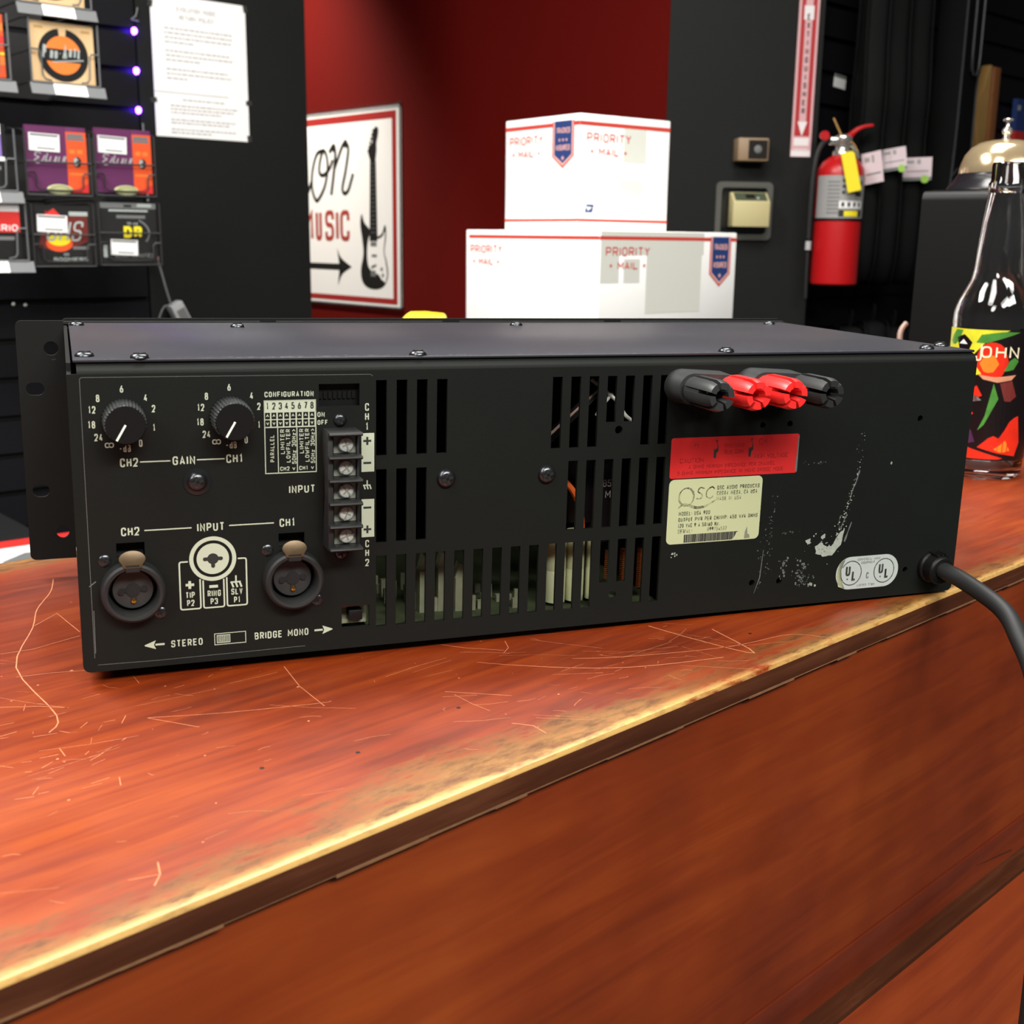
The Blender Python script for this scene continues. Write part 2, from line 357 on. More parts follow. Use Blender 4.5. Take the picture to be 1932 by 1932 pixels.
# single-stroke condensed lettering: points (x, z[, 1 = rounded corner]); '*' first = closed
G = {
 'A': [[(0, 0), (.5, 1), (1, 0)], [(.17, .28), (.83, .28)]], 'B': [['*', (0, 0), (0, 1), (.95, 1, 1), (.95, .53, 1), (0, .53)], [(0, .53), (1, .53, 1), (1, 0, 1), (0, 0)]],
 'C': [[(1, .7), (1, 1, 1), (0, 1, 1), (0, 0, 1), (1, 0, 1), (1, .3)]], 'D': [['*', (0, 0), (0, 1), (1, 1, 1), (1, 0, 1)]],
 'E': [[(1, 1), (0, 1), (0, 0), (1, 0)], [(0, .52), (.85, .52)]], 'F': [[(1, 1), (0, 1), (0, 0)], [(0, .5), (.85, .5)]],
 'G': [[(1, .72), (1, 1, 1), (0, 1, 1), (0, 0, 1), (1, 0, 1), (1, .48), (.55, .48)]], 'H': [[(0, 0), (0, 1)], [(1, 0), (1, 1)], [(0, .52), (1, .52)]],
 'I': [[(.5, 0), (.5, 1)]], 'J': [[(0, .25), (0, 0, 1), (1, 0, 1), (1, 1)]], 'K': [[(0, 0), (0, 1)], [(1, 1), (.05, .42)], [(.3, .6), (1, 0)]],
 'L': [[(0, 1), (0, 0), (1, 0)]], 'M': [[(0, 0), (0, 1), (.5, .35), (1, 1), (1, 0)]], 'N': [[(0, 0), (0, 1), (1, 0), (1, 1)]],
 'O': [['*', (0, 0, 1), (0, 1, 1), (1, 1, 1), (1, 0, 1)]], 'P': [[(0, 0), (0, 1), (1, 1, 1), (1, .45, 1), (0, .45)]], 'Q': [['*', (0, 0, 1), (0, 1, 1), (1, 1, 1), (1, 0, 1)], [(.6, .25), (1, -.05)]],
 'R': [[(0, 0), (0, 1), (1, 1, 1), (1, .48, 1), (0, .48)], [(.5, .48), (1, 0)]], 'S': [[(1, .74), (1, 1, 1), (0, 1, 1), (0, .52, 1), (1, .52, 1), (1, 0, 1), (0, 0, 1), (0, .26)]],
 'T': [[(0, 1), (1, 1)], [(.5, 1), (.5, 0)]], 'U': [[(0, 1), (0, 0, 1), (1, 0, 1), (1, 1)]], 'V': [[(0, 1), (.5, 0), (1, 1)]], 'W': [[(0, 1), (.25, 0), (.5, .7), (.75, 0), (1, 1)]],
 'X': [[(0, 0), (1, 1)], [(0, 1), (1, 0)]], 'Y': [[(0, 1), (.5, .5), (1, 1)], [(.5, .5), (.5, 0)]], 'Z': [[(0, 1), (1, 1), (0, 0), (1, 0)]],
 '0': [['*', (0, 0, 1), (0, 1, 1), (1, 1, 1), (1, 0, 1)]], '1': [[(.15, .8), (.6, 1), (.6, 0)]], '2': [[(0, .72), (0, 1, 1), (1, 1, 1), (1, .58), (0, 0), (1, 0)]],
 '3': [[(0, .76), (0, 1, 1), (1, 1, 1), (1, .53, 1), (.4, .53)], [(.4, .53), (1, .53, 1), (1, 0, 1), (0, 0, 1), (0, .24)]], '4': [[(.65, 1), (0, .25), (1, .25)], [(.72, .5), (.72, 0)]],
 '5': [[(.95, 1), (.08, 1), (.03, .58), (1, .58, 1), (1, 0, 1), (0, 0, 1), (0, .22)]], '6': [[(.7, 1), (.05, .42)], ['*', (0, 0, 1), (0, .56, 1), (1, .56, 1), (1, 0, 1)]],
 '7': [[(0, 1), (1, 1), (.35, 0)]], '8': [['*', (.05, .53, 1), (.05, 1, 1), (.95, 1, 1), (.95, .53, 1)], ['*', (0, 0, 1), (0, .53, 1), (1, .53, 1), (1, 0, 1)]],
 '9': [[(.3, 0), (.95, .58)], ['*', (0, .44, 1), (0, 1, 1), (1, 1, 1), (1, .44, 1)]], '+': [[(0, .5), (1, .5)], [(.5, .22), (.5, .78)]], '-': [[(.1, .48), (.9, .48)]], '/': [[(0, 0), (1, 1)]],
 ':': [[(.5, .12), (.5, .24)], [(.5, .62), (.5, .74)]], '.': [[(.5, 0), (.5, .14)]], ',': [[(.5, .12), (.3, -.15)]], '>': [[(.1, .9), (.9, .5), (.1, .1)]], '<': [[(.9, .9), (.1, .5), (.9, .1)]],
 '^': [[(0, .2), (.5, .9), (1, .2)]], 'v': [[(0, .8), (.5, .1), (1, .8)]], 'd': [[(1, 1), (1, 0), (0, 0, 1), (0, .62, 1), (1, .62)]], 'z': [[(0, .62), (1, .62), (0, 0), (1, 0)]],
 '8inf': [['*', (0, .1, 1), (0, .8, 1), (.5, .8, 1), (.5, .1, 1)], ['*', (.5, .1, 1), (.5, .8, 1), (1, .8, 1), (1, .1, 1)]],
}
NARROW = {'I': .25, '1': .7, '.': .3, ',': .3, ':': .3, ' ': .75, 'J': .8, '/': .8}
WIDE = {'M': 1.25, 'W': 1.4}
def gpath(st, W, h):
    closed = st[0] == '*'; pts = st[1:] if closed else st; n = len(pts); out = []
    xy = [Vector((p[0]*W, p[1]*h)) for p in pts]
    for i, p in enumerate(pts):
        if len(p) > 2 and (closed or 0 < i < n-1):
            a, b, c = xy[i-1], xy[i], xy[(i+1) % n]
            r = min(0.42*W, (a-b).length*0.5, (c-b).length*0.5)
            s0 = b+(a-b).normalized()*r; s1 = b+(c-b).normalized()*r
            for k in range(5):
                t = k/4; q = s0*(1-t)**2+b*2*t*(1-t)+s1*t*t; out.append((q.x, q.y))
        else: out.append((xy[i].x, xy[i].y))
    return out, closed
def text_len(s, h, wd, gap):
    return sum(h*wd*(WIDE.get(c, NARROW.get(c, 1)))+gap for c in s)-gap
def text(mb, s, x, z, h, Q, m=0, wd=.46, t=None, gap=None, align='l', rot=0, width=None, slant=0, lift=1):
    """s at (x, z) = baseline left (or centre) on surface Q, cap height h; width fits the run"""
    t = h*0.17 if t is None else t; gap = h*0.15 if gap is None else gap
    if width:
        k = (width)/text_len(s, h, wd, gap); wd *= k; gap *= k
    Ln = text_len(s, h, wd, gap); ox = -Ln/2 if align == 'c' else (-Ln if align == 'r' else 0)
    ca, sa = math.cos(math.radians(rot)), math.sin(math.radians(rot)); cx = ox
    for c in s:
        k = WIDE.get(c, NARROW.get(c, 1)); W = h*wd*k
        if c != ' ' and c in G:
            for i, st in enumerate(G[c]):
                if c == 'I': st = [(.5, 0), (.5, 1)]
                p, cl = gpath(st, W, h-t)
                q = []
                for a, b in p:
                    b += t/2; a = a*(1-t/max(W, t*1.5))+t/2 if c not in 'I' else a
                    a += cx+slant*b
                    q.append((x+a*ca-b*sa, z+a*sa+b*ca))
                stroke(mb, q, t, Q, m, cl, lift+i*0.5)
        cx += W+gap
    return Ln
def star(mb, x, z, r, Q, m=0, lift=1, inner=0.42, n=5):
    poly(mb, [(x+(r if k % 2 == 0 else r*inner)*math.cos(PI/2+PI*k/n), z+(r if k % 2 == 0 else r*inner)*math.sin(PI/2+PI*k/n)) for k in range(2*n)], Q, m, lift)

# ------------------------------------------------------------------ object helpers
def tag(o, label=None, cat=None, group=None, kind=None):
    if label: o['label'] = label
    if cat: o['category'] = cat
    if group: o['group'] = group
    if kind: o['kind'] = kind
    return o
def thing(name, label, cat, loc=(0, 0, 0), rot=(0, 0, 0), group=None):
    o = bpy.data.objects.new(name, None); o.empty_display_size = 0.03; C.objects.link(o); o.location = loc; o.rotation_euler = rot
    return tag(o, label, cat, group)
def wl(deg, x, y, z):
    """point of a wall frame turned by deg about z"""
    a = math.radians(deg); return (x*math.cos(a)-y*math.sin(a), x*math.sin(a)+y*math.cos(a), z)
def rz(deg): return (0, 0, math.radians(deg))
def struct(o): o['kind'] = 'structure'; return o
def boolean(o, cut):
    md = o.modifiers.new('b', 'BOOLEAN'); md.operation = 'DIFFERENCE'; md.object = cut; md.solver = 'EXACT'
    dg = bpy.context.evaluated_depsgraph_get(); me = bpy.data.meshes.new_from_object(o.evaluated_get(dg)); o.modifiers.clear()
    old = o.data; o.data = me; bpy.data.meshes.remove(old); bpy.data.objects.remove(cut)
    me.shade_smooth(); me.set_sharp_from_angle(angle=math.radians(35)); return o

# ================================================================== the room
YB = 2.357
SLAT, SIGN, BLK, GIG = 20.5, -68.0, -15.0, 22.0           # wall directions (degrees about z)
mb = MB(); mb.box(-5, 6, -4.5, 6, FLOOR-0.05, FLOOR); struct(mb.build('floor', 'floor'))
mb = MB(); mb.box(-5, 6, -4.5, 6, CEIL, CEIL+0.05); struct(mb.build('ceiling', 'ceil'))
# left wall: grooved slat board up to the edge strip, plain painted wall beyond it
mb = MB(); Y0 = 1.9975
mb.box(0.938, 1.334, Y0, Y0+0.14, FLOOR, CEIL, 0)
mb.box(-3.0, 0.938, Y0+0.012, Y0+0.14, FLOOR, CEIL, 0)
zt = 0.5785
zs = sorted([zt+0.0765*k for k in range(-21, 16)])
prev = FLOOR
for g in zs+[CEIL+0.006]:
    if g-0.006 > prev: mb.box(-3.0, 0.934, Y0, Y0+0.0119, prev, min(CEIL, g-0.006), 1)
    prev = g+0.006
a = mb.build('wall_left', ['wblack', 'wslat'], rot=rz(SLAT)); struct(a)
# red wall of the passage, then the black wall it meets, then the grooved wall of the bags
mb = MB(); mb.box(-5.2, -1.434, 2.0107, 2.08, FLOOR, CEIL); struct(mb.build('wall_back', 'wred', rot=rz(SIGN)))
mb = MB(); mb.box(0.742, 1.103, YB, YB+0.12, FLOOR, CEIL); struct(mb.build('wall_right', 'wblack', rot=rz(BLK)))
mb = MB(); yg = 1.282
mb.box(2.36, 4.6, yg+0.012, yg+0.1, FLOOR, CEIL, 0); prev = FLOOR
for k in range(36):
    g = FLOOR+0.02+0.0765*k; mb.box(2.36, 4.6, yg, yg+0.0119, prev, g-0.006, 0); prev = g+0.006
struct(mb.build('wall_far', 'wslat', rot=rz(GIG)))

# ================================================================== counter
CO = (0.137, -0.1285, 0.0); CR = 23.7
counter = thing('counter', 'cherry stained wooden counter with scratched top and worn edges under the black amplifier', 'counter', CO, rz(CR))
X0, X1, DP = -0.95, 1.5, 0.384
mb = MB()
prof = [(0.0, -0.0105), (0.0, -0.0022), (0.0008, -0.0006), (0.0026, 0.0), (DP-0.003, 0.0), (DP-0.0008, -0.0006), (DP, -0.003), (DP, -0.0105)]
mats_ = [1, 0, 0, 0, 0, 0, 1, 1]
A = [mb.P((X0, p[0], p[1])) for p in prof]; B = [mb.P((X1, p[0], p[1])) for p in prof]
for k in range(len(prof)):
    j = (k+1) % len(prof); mb.f.append([A[k], A[j], B[j], B[k]]); mb.m.append(mats_[k])
mb.f.append(A[::-1]); mb.m.append(1); mb.f.append(B); mb.m.append(1)
QT = lambda x, z, k=0: (x*0.001, z*0.001, 0.00008+k*0.00002)
S = [
 ([(-16.9, 332), (-28, 310), (-45, 286), (-58, 260), (-84.7, 213), (-94, 152), (-103, 138)], .7), ([(-57, 261.6), (-40.5, 273.7), (-44.6, 240)], .5), ([(-83, 234), (-70, 231), (-47, 234.7)], .4),
 ([(-89, 202), (-76, 197), (-64, 190)], .4), ([(-106.7, 174), (-95, 165), (-87.4, 156)], .5), ([(-70, 126.7), (-45.6, 111.4), (-13.9, 95.3), (-8.5, 94.1)], .45), ([(-70, 126.7), (-60, 105.8)], .4),
 ([(-.7, 139), (-8.8, 115.6), (-13.6, 91.4)], .5), ([(65.9, 118.5), (72, 105.7), (83, 91.3)], .5), ([(92, 99.9), (87, 92.4), (80.5, 88.7)], .4), ([(31, 71.4), (48, 50)], .45), ([(63.8, 88), (72.7, 75)], .5),
 ([(72.7, 75.3), (87.3, 57.8), (104, 42.5), (125, 30.3), (149, 19.8)], .7), ([(98, 63.4), (114, 51.3), (147.5, 33), (171, 24), (198, 17.4), (207.7, 1.5)], .6), ([(158, 70), (159, 42), (163.7, 13.8), (176.7, 46.8)], .9),
 ([(28.7, 30), (33, 22.7), (31.6, 14.5)], .5), ([(-119, 26), (-121.8, 19.3), (-126, 14.7)], .6), ([(-121.8, 19.3), (-130, 22.4)], .4),
]
rs = random.Random(3)
for pts, t in S:
    stroke(mb, curve2(pts, 4) if len(pts) > 3 else pts, t*0.72, QT, 2)
for k in range(150):                                         # fine hair scratches and pits
    x = rs.uniform(-240, 170); z = rs.uniform(22, 250) if x < 20 else rs.uniform(18, 110); a = rs.gauss(-0.5, 0.55); Lh = rs.choice([3, 5, 8, 14, 22, 34])
    q = [(x, z), (x+Lh*0.5*math.cos(a)+rs.uniform(-1, 1), z+Lh*0.5*math.sin(a)+rs.uniform(-1, 1)), (x+Lh*math.cos(a), z+Lh*math.sin(a))]
    stroke(mb, q, rs.uniform(0.10, 0.22), QT, 2)
for k in range(120):
    x = rs.uniform(-240, 150); z = rs.uniform(20, 330); r = rs.uniform(0.25, 0.8)
    poly(mb, [(x+r*rs.uniform(.5, 1.3)*math.cos(j*1.2), z+r*rs.uniform(.4, 1)*math.sin(j*1.2)) for j in range(5)], QT, 2)
for x, z in ((24, 55), (-62, 60), (185, 31), (-30, 48)): poly(mb, circ(x, z, 0.9, 8), QT, 3)
for k in range(46):                                          # scuff cluster left of the amplifier
    x = rs.gauss(-112, 22); z = rs.gauss(120, 22); a = rs.uniform(-.6, 1.2); stroke(mb, [(x, z), (x+rs.uniform(2, 9)*math.cos(a), z+rs.uniform(2, 9)*math.sin(a))], rs.uniform(.10, .30), QT, 2)
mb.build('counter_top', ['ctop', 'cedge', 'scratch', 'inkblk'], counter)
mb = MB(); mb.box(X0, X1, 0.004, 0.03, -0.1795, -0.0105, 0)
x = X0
while x < X1:                                                # broken pale line: painted highlight along the bare edge where top meets panel
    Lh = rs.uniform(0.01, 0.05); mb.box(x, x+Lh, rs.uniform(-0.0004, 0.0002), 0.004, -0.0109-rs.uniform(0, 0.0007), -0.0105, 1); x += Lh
mb.build('front_panel', ['cpan', 'litbareline'], counter)
mb = MB(); mb.box(X0, X1, 0.0055, 0.03, -0.1800, -0.1795, 1); mb.box(X0, X1, 0.003, 0.03, -0.2035, -0.1808, 0)
mb.prism([(0.5310, -0.182), (0.5390, -0.182), (0.5440, -0.2030), (0.5330, -0.2030)], 0.0028, 0.003, 1); mb.prism([(0.40, -0.1905), (0.452, -0.1985), (0.452, -0.2000), (0.41, -0.1925)], 0.0028, 0.003, 1)
mb.build('rail', ['ctrim', 'cedge'], counter)
mb = MB(); mb.box(X0, X1, -0.009, 0.03, -0.62, -0.2065, 0); mb.box(X0, X1, -0.009, 0.03, -0.2065, -0.2035, 1)
mb.build('lower_panel', ['cpan2', 'cedge'], counter)
mb = MB(); mb.box(X0+0.02, X1-0.02, 0.031, DP-0.02, FLOOR, -0.011, 0); mb.build('cabinet_body', 'desk', counter)

# ================================================================== power amplifier
W, H, D = 431.8, 124.4, 180.4                               # millimetres
amp = thing('power_amplifier', 'black rackmount audio amplifier lying on the wooden counter, sockets and vents facing out', 'amplifier', (0, 0, 0.006), (0.010103, 0.010929, 0))
mm = 0.001
mb = MB(); mb.T = Matrix.Scale(mm, 4)
mb.prism(rounded(0.4, W-0.4, 0, H-4, 3.0, 5, (1, 1, 0, 0)), 0, 1.6, 0)
panel = mb.build('rear_panel', ['panel', 'smear', 'scuff'], amp)
cut = MB(); cut.T = Matrix.Scale(mm, 4)
def hole(x0, x1, z0, z1): cut.box(x0, x1, -3, 4, z0, z1)
def slot(i, row, short=0):
    x = 121.0+8.83*i; z0, z1 = {'A': (84.3, 116.2), 'B': (46.4, 78.4), 'C': (8.7, 40.5)}[row]
    hole(x, x+4.6, z0+short, z1)
for i in (0, 1, 2, 3, 9, 10, 11, 14, 15): slot(i, 'A')
slot(12, 'A', 11); slot(13, 'A', 11)
for i in (0, 1, 2, 10, 11, 12, 13, 14, 15): slot(i, 'B')
for i in range(16): slot(i, 'C', 11.2 if i in (12, 13) else 0)
hole(97.0, 114.0, 105.7, 115.0); hole(105.9, 118.0, 9.4, 18.9)
for x in (20.9, 85.1):
    hole(x-5.6, x+5.2, 47.5, 53.1)
    cut.prism(circ(x, 33.6, 9.6, 28), -3, 4)
for x, z, r in ((308.9, 91.6, 1.5), (323.9, 91.8, 1.5), (399.9, 92.1, 1.6), (309.3, 13.5, 1.6), (324.8, 13.3, 1.6), (400.4, 13.5, 1.5), (233.5, 91.7, 1.9), (234.2, 13.6, 1.9)):
    cut.prism(circ(x, z, r, 16), -3, 4)
boolean(panel, cut.build('cutter', 'dark', amp))
mb = MB(); mb.T = Matrix.Scale(mm, 4)                        # folded top edge and paste marks, joined to the same sheet
prf = [(0, H-4)]+[(4-4*math.cos(math.radians(15*k)), H-4+4*math.sin(math.radians(15*k))) for k in range(1, 7)]+[(13, H)]
inn = [(13, H-1.4), (4, H-1.4)]+[(4-2.6*math.cos(math.radians(15*k)), H-4+2.6*math.sin(math.radians(15*k))) for k in (4, 2, 0)]
mb.prism([(p[0], p[1]) for p in prf+inn], 4.2, W-1.2, 0, ax='x'); mb.T = None
Q = flat(-0.00003, mm)
rb = random.Random(11)
def blob(pts, m=1, jag=0.35):
    out = []
    for i in range(len(pts)):
        a = Vector(pts[i]); b = Vector(pts[(i+1) % len(pts)])
        for k in range(3): p = a.lerp(b, k/3); out.append((p.x+rb.uniform(-jag, jag), p.y+rb.uniform(-jag, jag)))
    poly(mb, out, Q, m)
blob([(344.0, 29.6), (347.6, 31.6), (350.0, 29.6), (353.4, 29.0), (355.4, 31.6), (358.2, 36.0), (360.4, 37.4), (360.0, 33), (358.9, 29.2), (354.2, 24.4), (349.1, 24.2), (345.0, 26.2)])
blob([(347.2, 34.2), (349.2, 36.0), (349.8, 34.0), (348.4, 32.8)]); blob([(338.4, 33), (340.8, 34), (341.4, 31.6), (339.6, 30.6)])
for pts, t in (([(366.5, 67.5), (364.9, 61.4), (363.1, 57.1), (362.3, 52.1)], .8), ([(361.5, 45), (360.1, 42.7), (358.1, 37.2)], .9), ([(364.5, 41), (362.5, 35), (361.2, 31)], .9), ([(357.6, 44.6), (356.6, 40)], .7)):
    stroke(mb, curve2(pts, 4), t, Q, 2, taper=[rb.uniform(.3, 1.3) for _ in range(4*(len(pts)-1)+1)])
def specks(cx, cz, sx, sz, n, r, m=2, ang=0):
    for _ in range(n):
        a, b = rb.gauss(0, sx), rb.gauss(0, sz); x = cx+a*math.cos(ang)-b*math.sin(ang); z = cz+a*math.sin(ang)+b*math.cos(ang); q = rb.uniform(.2, 1)*r
        poly(mb, [(x+q*rb.uniform(.5, 1.4)*math.cos(k*1.26), z+q*rb.uniform(.5, 1.4)*math.sin(k*1.26)) for k in range(5)], Q, m)
specks(364, 60, .8, 9, 34, .45, 1, -0.25); specks(359, 41, 2.2, 4, 30, .55, 1, -0.3); specks(327, 21, 2, 3.0, 26, .8); specks(337, 18, 2, 3, 26, .8); specks(340, 12.5, 2.6, 2.6, 40, .6)
specks(349, 29, 4.5, 3.5, 26, .5, 1); specks(343, 10, 1.4, .4, 8, .8, 1); specks(266, 30.6, .9, .9, 8, .7, 1); specks(318, 40, 1, 9, 40, .35); specks(314, 25, 2, 6, 40, .35); specks(330, 38, 3.5, .4, 16, .4); specks(341, 72, 4.0, .35, 14, .4); specks(385, 70, .2, .2, 2, .7, 1); specks(366, 80, 1.2, 5, 16, .35)
stroke(mb, [(310.8, 8), (313.5, 16), (314.5, 30)], .5, Q, 2, taper=[.3, 1, .4]); stroke(mb, [(5.4, 8), (5.6, 26)], .25, Q, 2); stroke(mb, [(4.4, 36), (7, 38)], .4, Q, 2)
stroke(mb, [(6, 3.0), (30, 2.6), (90, 2.9)], .18, Q, 2)
t_ = mb.build('bend', ['panel', 'smear', 'scuff'])
bm = bmesh.new(); bm.from_mesh(panel.data); bm.from_mesh(t_.data); bm.to_mesh(panel.data); bm.free(); bpy.data.objects.remove(t_)
panel.data.set_sharp_from_angle(angle=math.radians(35))

# printing on the panel
mb = MB(); Q = flat(-0.00006, mm)
def T(s, x0, x1, z0, z1, **k): text(mb, s, x0, z0, z1-z0, Q, 0, width=x1-x0, t=k.pop('t', (z1-z0)*0.165), **k)
for kx, kz in ((0, 0), (40.8, -0.1)):
    for s, x, z in (('6', 20.2, 114.6), ('8', 11.3, 111.1), ('12', 9.0, 106.7), ('18', 8.6, 100.9), ('24', 10.9, 95.9), ('0', 26.4, 93.1), ('1', 31.7, 99.1), ('2', 31.8, 106.6), ('4', 29.0, 111.0)):
        text(mb, s, kx+x, kz+z-1.45, 2.9, Q, 0, wd=.45, t=.46, align='c')
    for st in G['8inf']:
        p, cl = gpath(st, 3.0, 2.4); stroke(mb, [(a+kx+13.2, b+kz+91.6) for a, b in p], .42, Q, 0, cl)
    text(mb, '-dB', kx+20.4, kz+89.8, 2.8, Q, 0, wd=.42, t=.42, align='c')
T('CH2', 18.3, 25.1, 83.8, 87.3); T('GAIN', 38.2, 46.9, 83.8, 87.3); T('CH1', 59.1, 65.7, 83.8, 87.3)
rect(mb, 25.8, 37.4, 85.35, 85.85, Q); rect(mb, 47.6, 58.5, 85.35, 85.85, Q)
T('CONFIGURATION', 74.9, 94.8, 110.1, 112.3, t=.40)
stroke(mb, [(74.75, 78.7), (74.75, 108.6), (95.6, 108.6), (95.6, 78.7)], .4, Q, 0, True)
rect(mb, 74.6, 95.8, 104.1, 108.7, Q); rect(mb, 74.6, 95.8, 97.5, 98.0, Q)
rect(mb, 79.8, 80.15, 78.7, 97.8, Q); rect(mb, 87.6, 87.95, 78.7, 97.8, Q)
for i in range(8):
    x = 75.95+i*2.585
    text(mb, str(i+1), x+.05, 105.0, 2.9, Q, 1, wd=.46, t=.50, align='c', lift=2)
    for z, g in ((102.45, '^'), (99.4, 'v')):
        rect(mb, x-1.29, x-1.0, z-1.5, z+1.5, Q); rect(mb, x+1.0, x+1.29, z-1.5, z+1.5, Q)
        text(mb, g, x, z-.75, 1.5, Q, 0, wd=.8, t=.34, align='c')
    rect(mb, x-1.29, x+1.29, 100.7, 101.1, Q, lift=2); rect(mb, x-1.29, x+1.29, 103.75, 104.2, Q, lift=2)
T('ON', 96.3, 99.3, 101.5, 103.5, t=.36); T('OFF', 96.3, 100.6, 98.2, 100.2, t=.36)
def V(s, x, z0, z1, h=1.75, t=.30): text(mb, s, x, z0, h, Q, 0, width=z1-z0, t=t, rot=90)
V('PARALLEL', 78.5, 83.4, 94.6); V('LIMITER', 82.7, 86.6, 96.8); V('LOWFILTER', 85.0, 83.0, 96.8); V('50Hz 30Hz>', 87.35, 82.3, 96.8)
V('LIMITER', 90.5, 86.6, 96.8); V('LOWFILTER', 92.8, 83.0, 96.8); V('50Hz 30Hz>', 95.1, 82.3, 96.8)
T('CH2', 80.7, 84.5, 79.6, 81.3, t=.3); text(mb, 'v', 86.3, 79.6, 1.6, Q, 0, wd=.8, t=.3, align='c'); T('CH1', 88.5, 92.1, 79.6, 81.3, t=.3); text(mb, 'v', 94.0, 79.7, 1.6, Q, 0, wd=.8, t=.3, align='c')
T('INPUT', 84.2, 95.0, 69.9, 73.2)
rect(mb, 114.7, 120.2, 77.6, 94.1, Q); rect(mb, 114.7, 120.2, 49.2, 65.8, Q)
for z in (90.8, 52.6): rect(mb, 115.5, 118.9, z-.45, z+.45, Q, 1, 2); rect(mb, 116.75, 117.65, z-1.7, z+1.7, Q, 1, 3)
for z in (81.4, 62.1): rect(mb, 115.5, 118.9, z-.45, z+.45, Q, 1, 2)
def ground(x, z, s):
    rect(mb, x-1.5*s, x+1.3*s, z-.2*s, z+.25*s, Q); rect(mb, x-.2*s, x+.25*s, z, z+1.9*s, Q, lift=2)
    for d in (-1.2, -.1, 1.0): stroke(mb, [(x+d*s, z), (x+(d+.5)*s, z-1.5*s)], .5*s, Q, lift=2)
ground(117.1, 71.8, 1.15); ground(61.6, 33.6, 1.5)
for i, c in enumerate('CH1'): text(mb, c, 117.1, (105.1, 101.1, 96.9)[i]-1.6, 3.2, Q, 0, wd=.52, t=.5, align='c')
for i, c in enumerate('CH2'): text(mb, c, 117.1, (46.3, 42.2, 37.9)[i]-1.6, 3.2, Q, 0, wd=.52, t=.5, align='c')
T('CH2', 17.4, 24.4, 55.9, 59.4); T('INPUT', 46.8, 57.6, 55.9, 59.4); T('CH1', 80.0, 86.4, 55.9, 59.4)
rect(mb, 26.3, 44.6, 57.5, 58.0, Q); rect(mb, 59.5, 77.7, 57.55, 58.05, Q)
stroke(mb, circ(52.6, 44.2, 8.6, 48), 1.65, Q, 0, True); poly(mb, circ(52.6, 44.2, 6.5, 40), Q, 0)
poly(mb, circ(52.6, 44.2, 2.3, 24), Q, 1, 2)
for dx, dz in ((-3.2, 0), (3.2, 0), (0, -3.0)):
    stroke(mb, [(52.6+dx*.4, 44.2+dz*.4), (52.6+dx, 44.2+dz)], 1.5, Q, 1, lift=3); poly(mb, circ(52.6+dx, 44.2+dz, .8, 14), Q, 1, 4)
def bracket(pts):
    out = []
    for i, p in enumerate(pts):
        if 0 < i < len(pts)-1:
            a, b, c = Vector(pts[i-1]), Vector(p), Vector(pts[i+1]); s0 = b+(a-b).normalized()*.9; s1 = b+(c-b).normalized()*.9
            for k in range(5): t = k/4; q = s0*(1-t)**2+b*2*t*(1-t)+s1*t*t; out.append((q.x, q.y))
        else: out.append(p)
    stroke(mb, out, .62, Q, 0)
bracket([(42.6, 43.6), (39.2, 43.6), (39.2, 23.4), (47.2, 23.4), (47.2, 35.9)]); bracket([(48.4, 35.3), (48.4, 23.4), (56.7, 23.4), (56.7, 35.3)]); bracket([(57.9, 35.9), (57.9, 23.5), (66.0, 23.5), (66.0, 43.6), (62.6, 43.6)])
rect(mb, 41.4, 44.8, 33.2, 34.3, Q); rect(mb, 42.5, 43.6, 32.1, 35.4, Q, lift=2); rect(mb, 50.8, 54.3, 31.8, 33.0, Q)
for s, x, z in (('TIP', 43.1, 28.1), ('P2', 43.2, 24.7), ('RING', 52.7, 28.1), ('P3', 52.6, 24.7), ('SLV', 61.9, 28.2), ('P1', 61.9, 24.6)): text(mb, s, x, z, 2.65, Q, 0, wd=.48, t=.44, align='c')
T('STEREO', 34.8, 47.4, 7.6, 10.6); T('BRIDGE MONO', 68.7, 91.4, 7.7, 10.8)
for x0, x1, d in ((32.2, 28.6, -1), (94.0, 97.6, 1)):
    rect(mb, min(x0, x1), max(x0, x1), 9.0, 9.85, Q); poly(mb, [(x1-.2*d, 7.5), (x1+4.2*d, 9.2), (x1+4.2*d, 9.6), (x1-.2*d, 11.3), (x1+.6*d, 9.4)], Q, 0, 2)
stroke(mb, [(52.3, 7.0), (65.0, 7.0), (65.0, 11.8), (52.3, 11.8)], .3, Q, 0, True); stroke(mb, [(53.3, 7.8), (58.5, 7.8), (58.5, 11.0), (53.3, 11.0)], .3, Q, 0, True)
for k in range(9): rect(mb, 53.8+k*.5, 54.02+k*.5, 8.0, 10.8, Q)
stroke(mb, [(5.0, 6), (5.1, 118.6), (5.8, 119.2), (118.6, 118.7), (119.6, 118.0)], .22, Q, 2)
mb.build('lettering', ['print', 'ink', 'printline'], panel)

# cover, sides, floor pan and front strip
mb = MB(); mb.T = Matrix.Scale(mm, 4); mb.box(3.0, W-1.0, 1.9, D-2, H+0.25, H+1.45)
cv = mb.build('top_cover', 'cover', amp, bevel=0.0004)
mb = MB(); QC = lambda x, z, k=0: (x*mm, z*mm, (H+1.47)*mm)
for k in range(190):
    x = rs.gauss(96, 34) if k < 130 else rs.uniform(40, 400); z = 2.6+abs(rs.gauss(0, 2.2)); stroke(mb, [(x, z), (x+rs.uniform(.5, 3), z+rs.uniform(-.3, .3))], rs.uniform(.12, .5), QC, 0)
for k in range(40):
    x = rs.uniform(20, 420); z = rs.uniform(20, 160); stroke(mb, [(x, z), (x+rs.uniform(3, 22), z+rs.uniform(-3, 3))], .16, QC, 0)
mb.build('scuff_specks', 'scuff', cv)
mb = MB(); mb.T = Matrix.Scale(mm, 4)
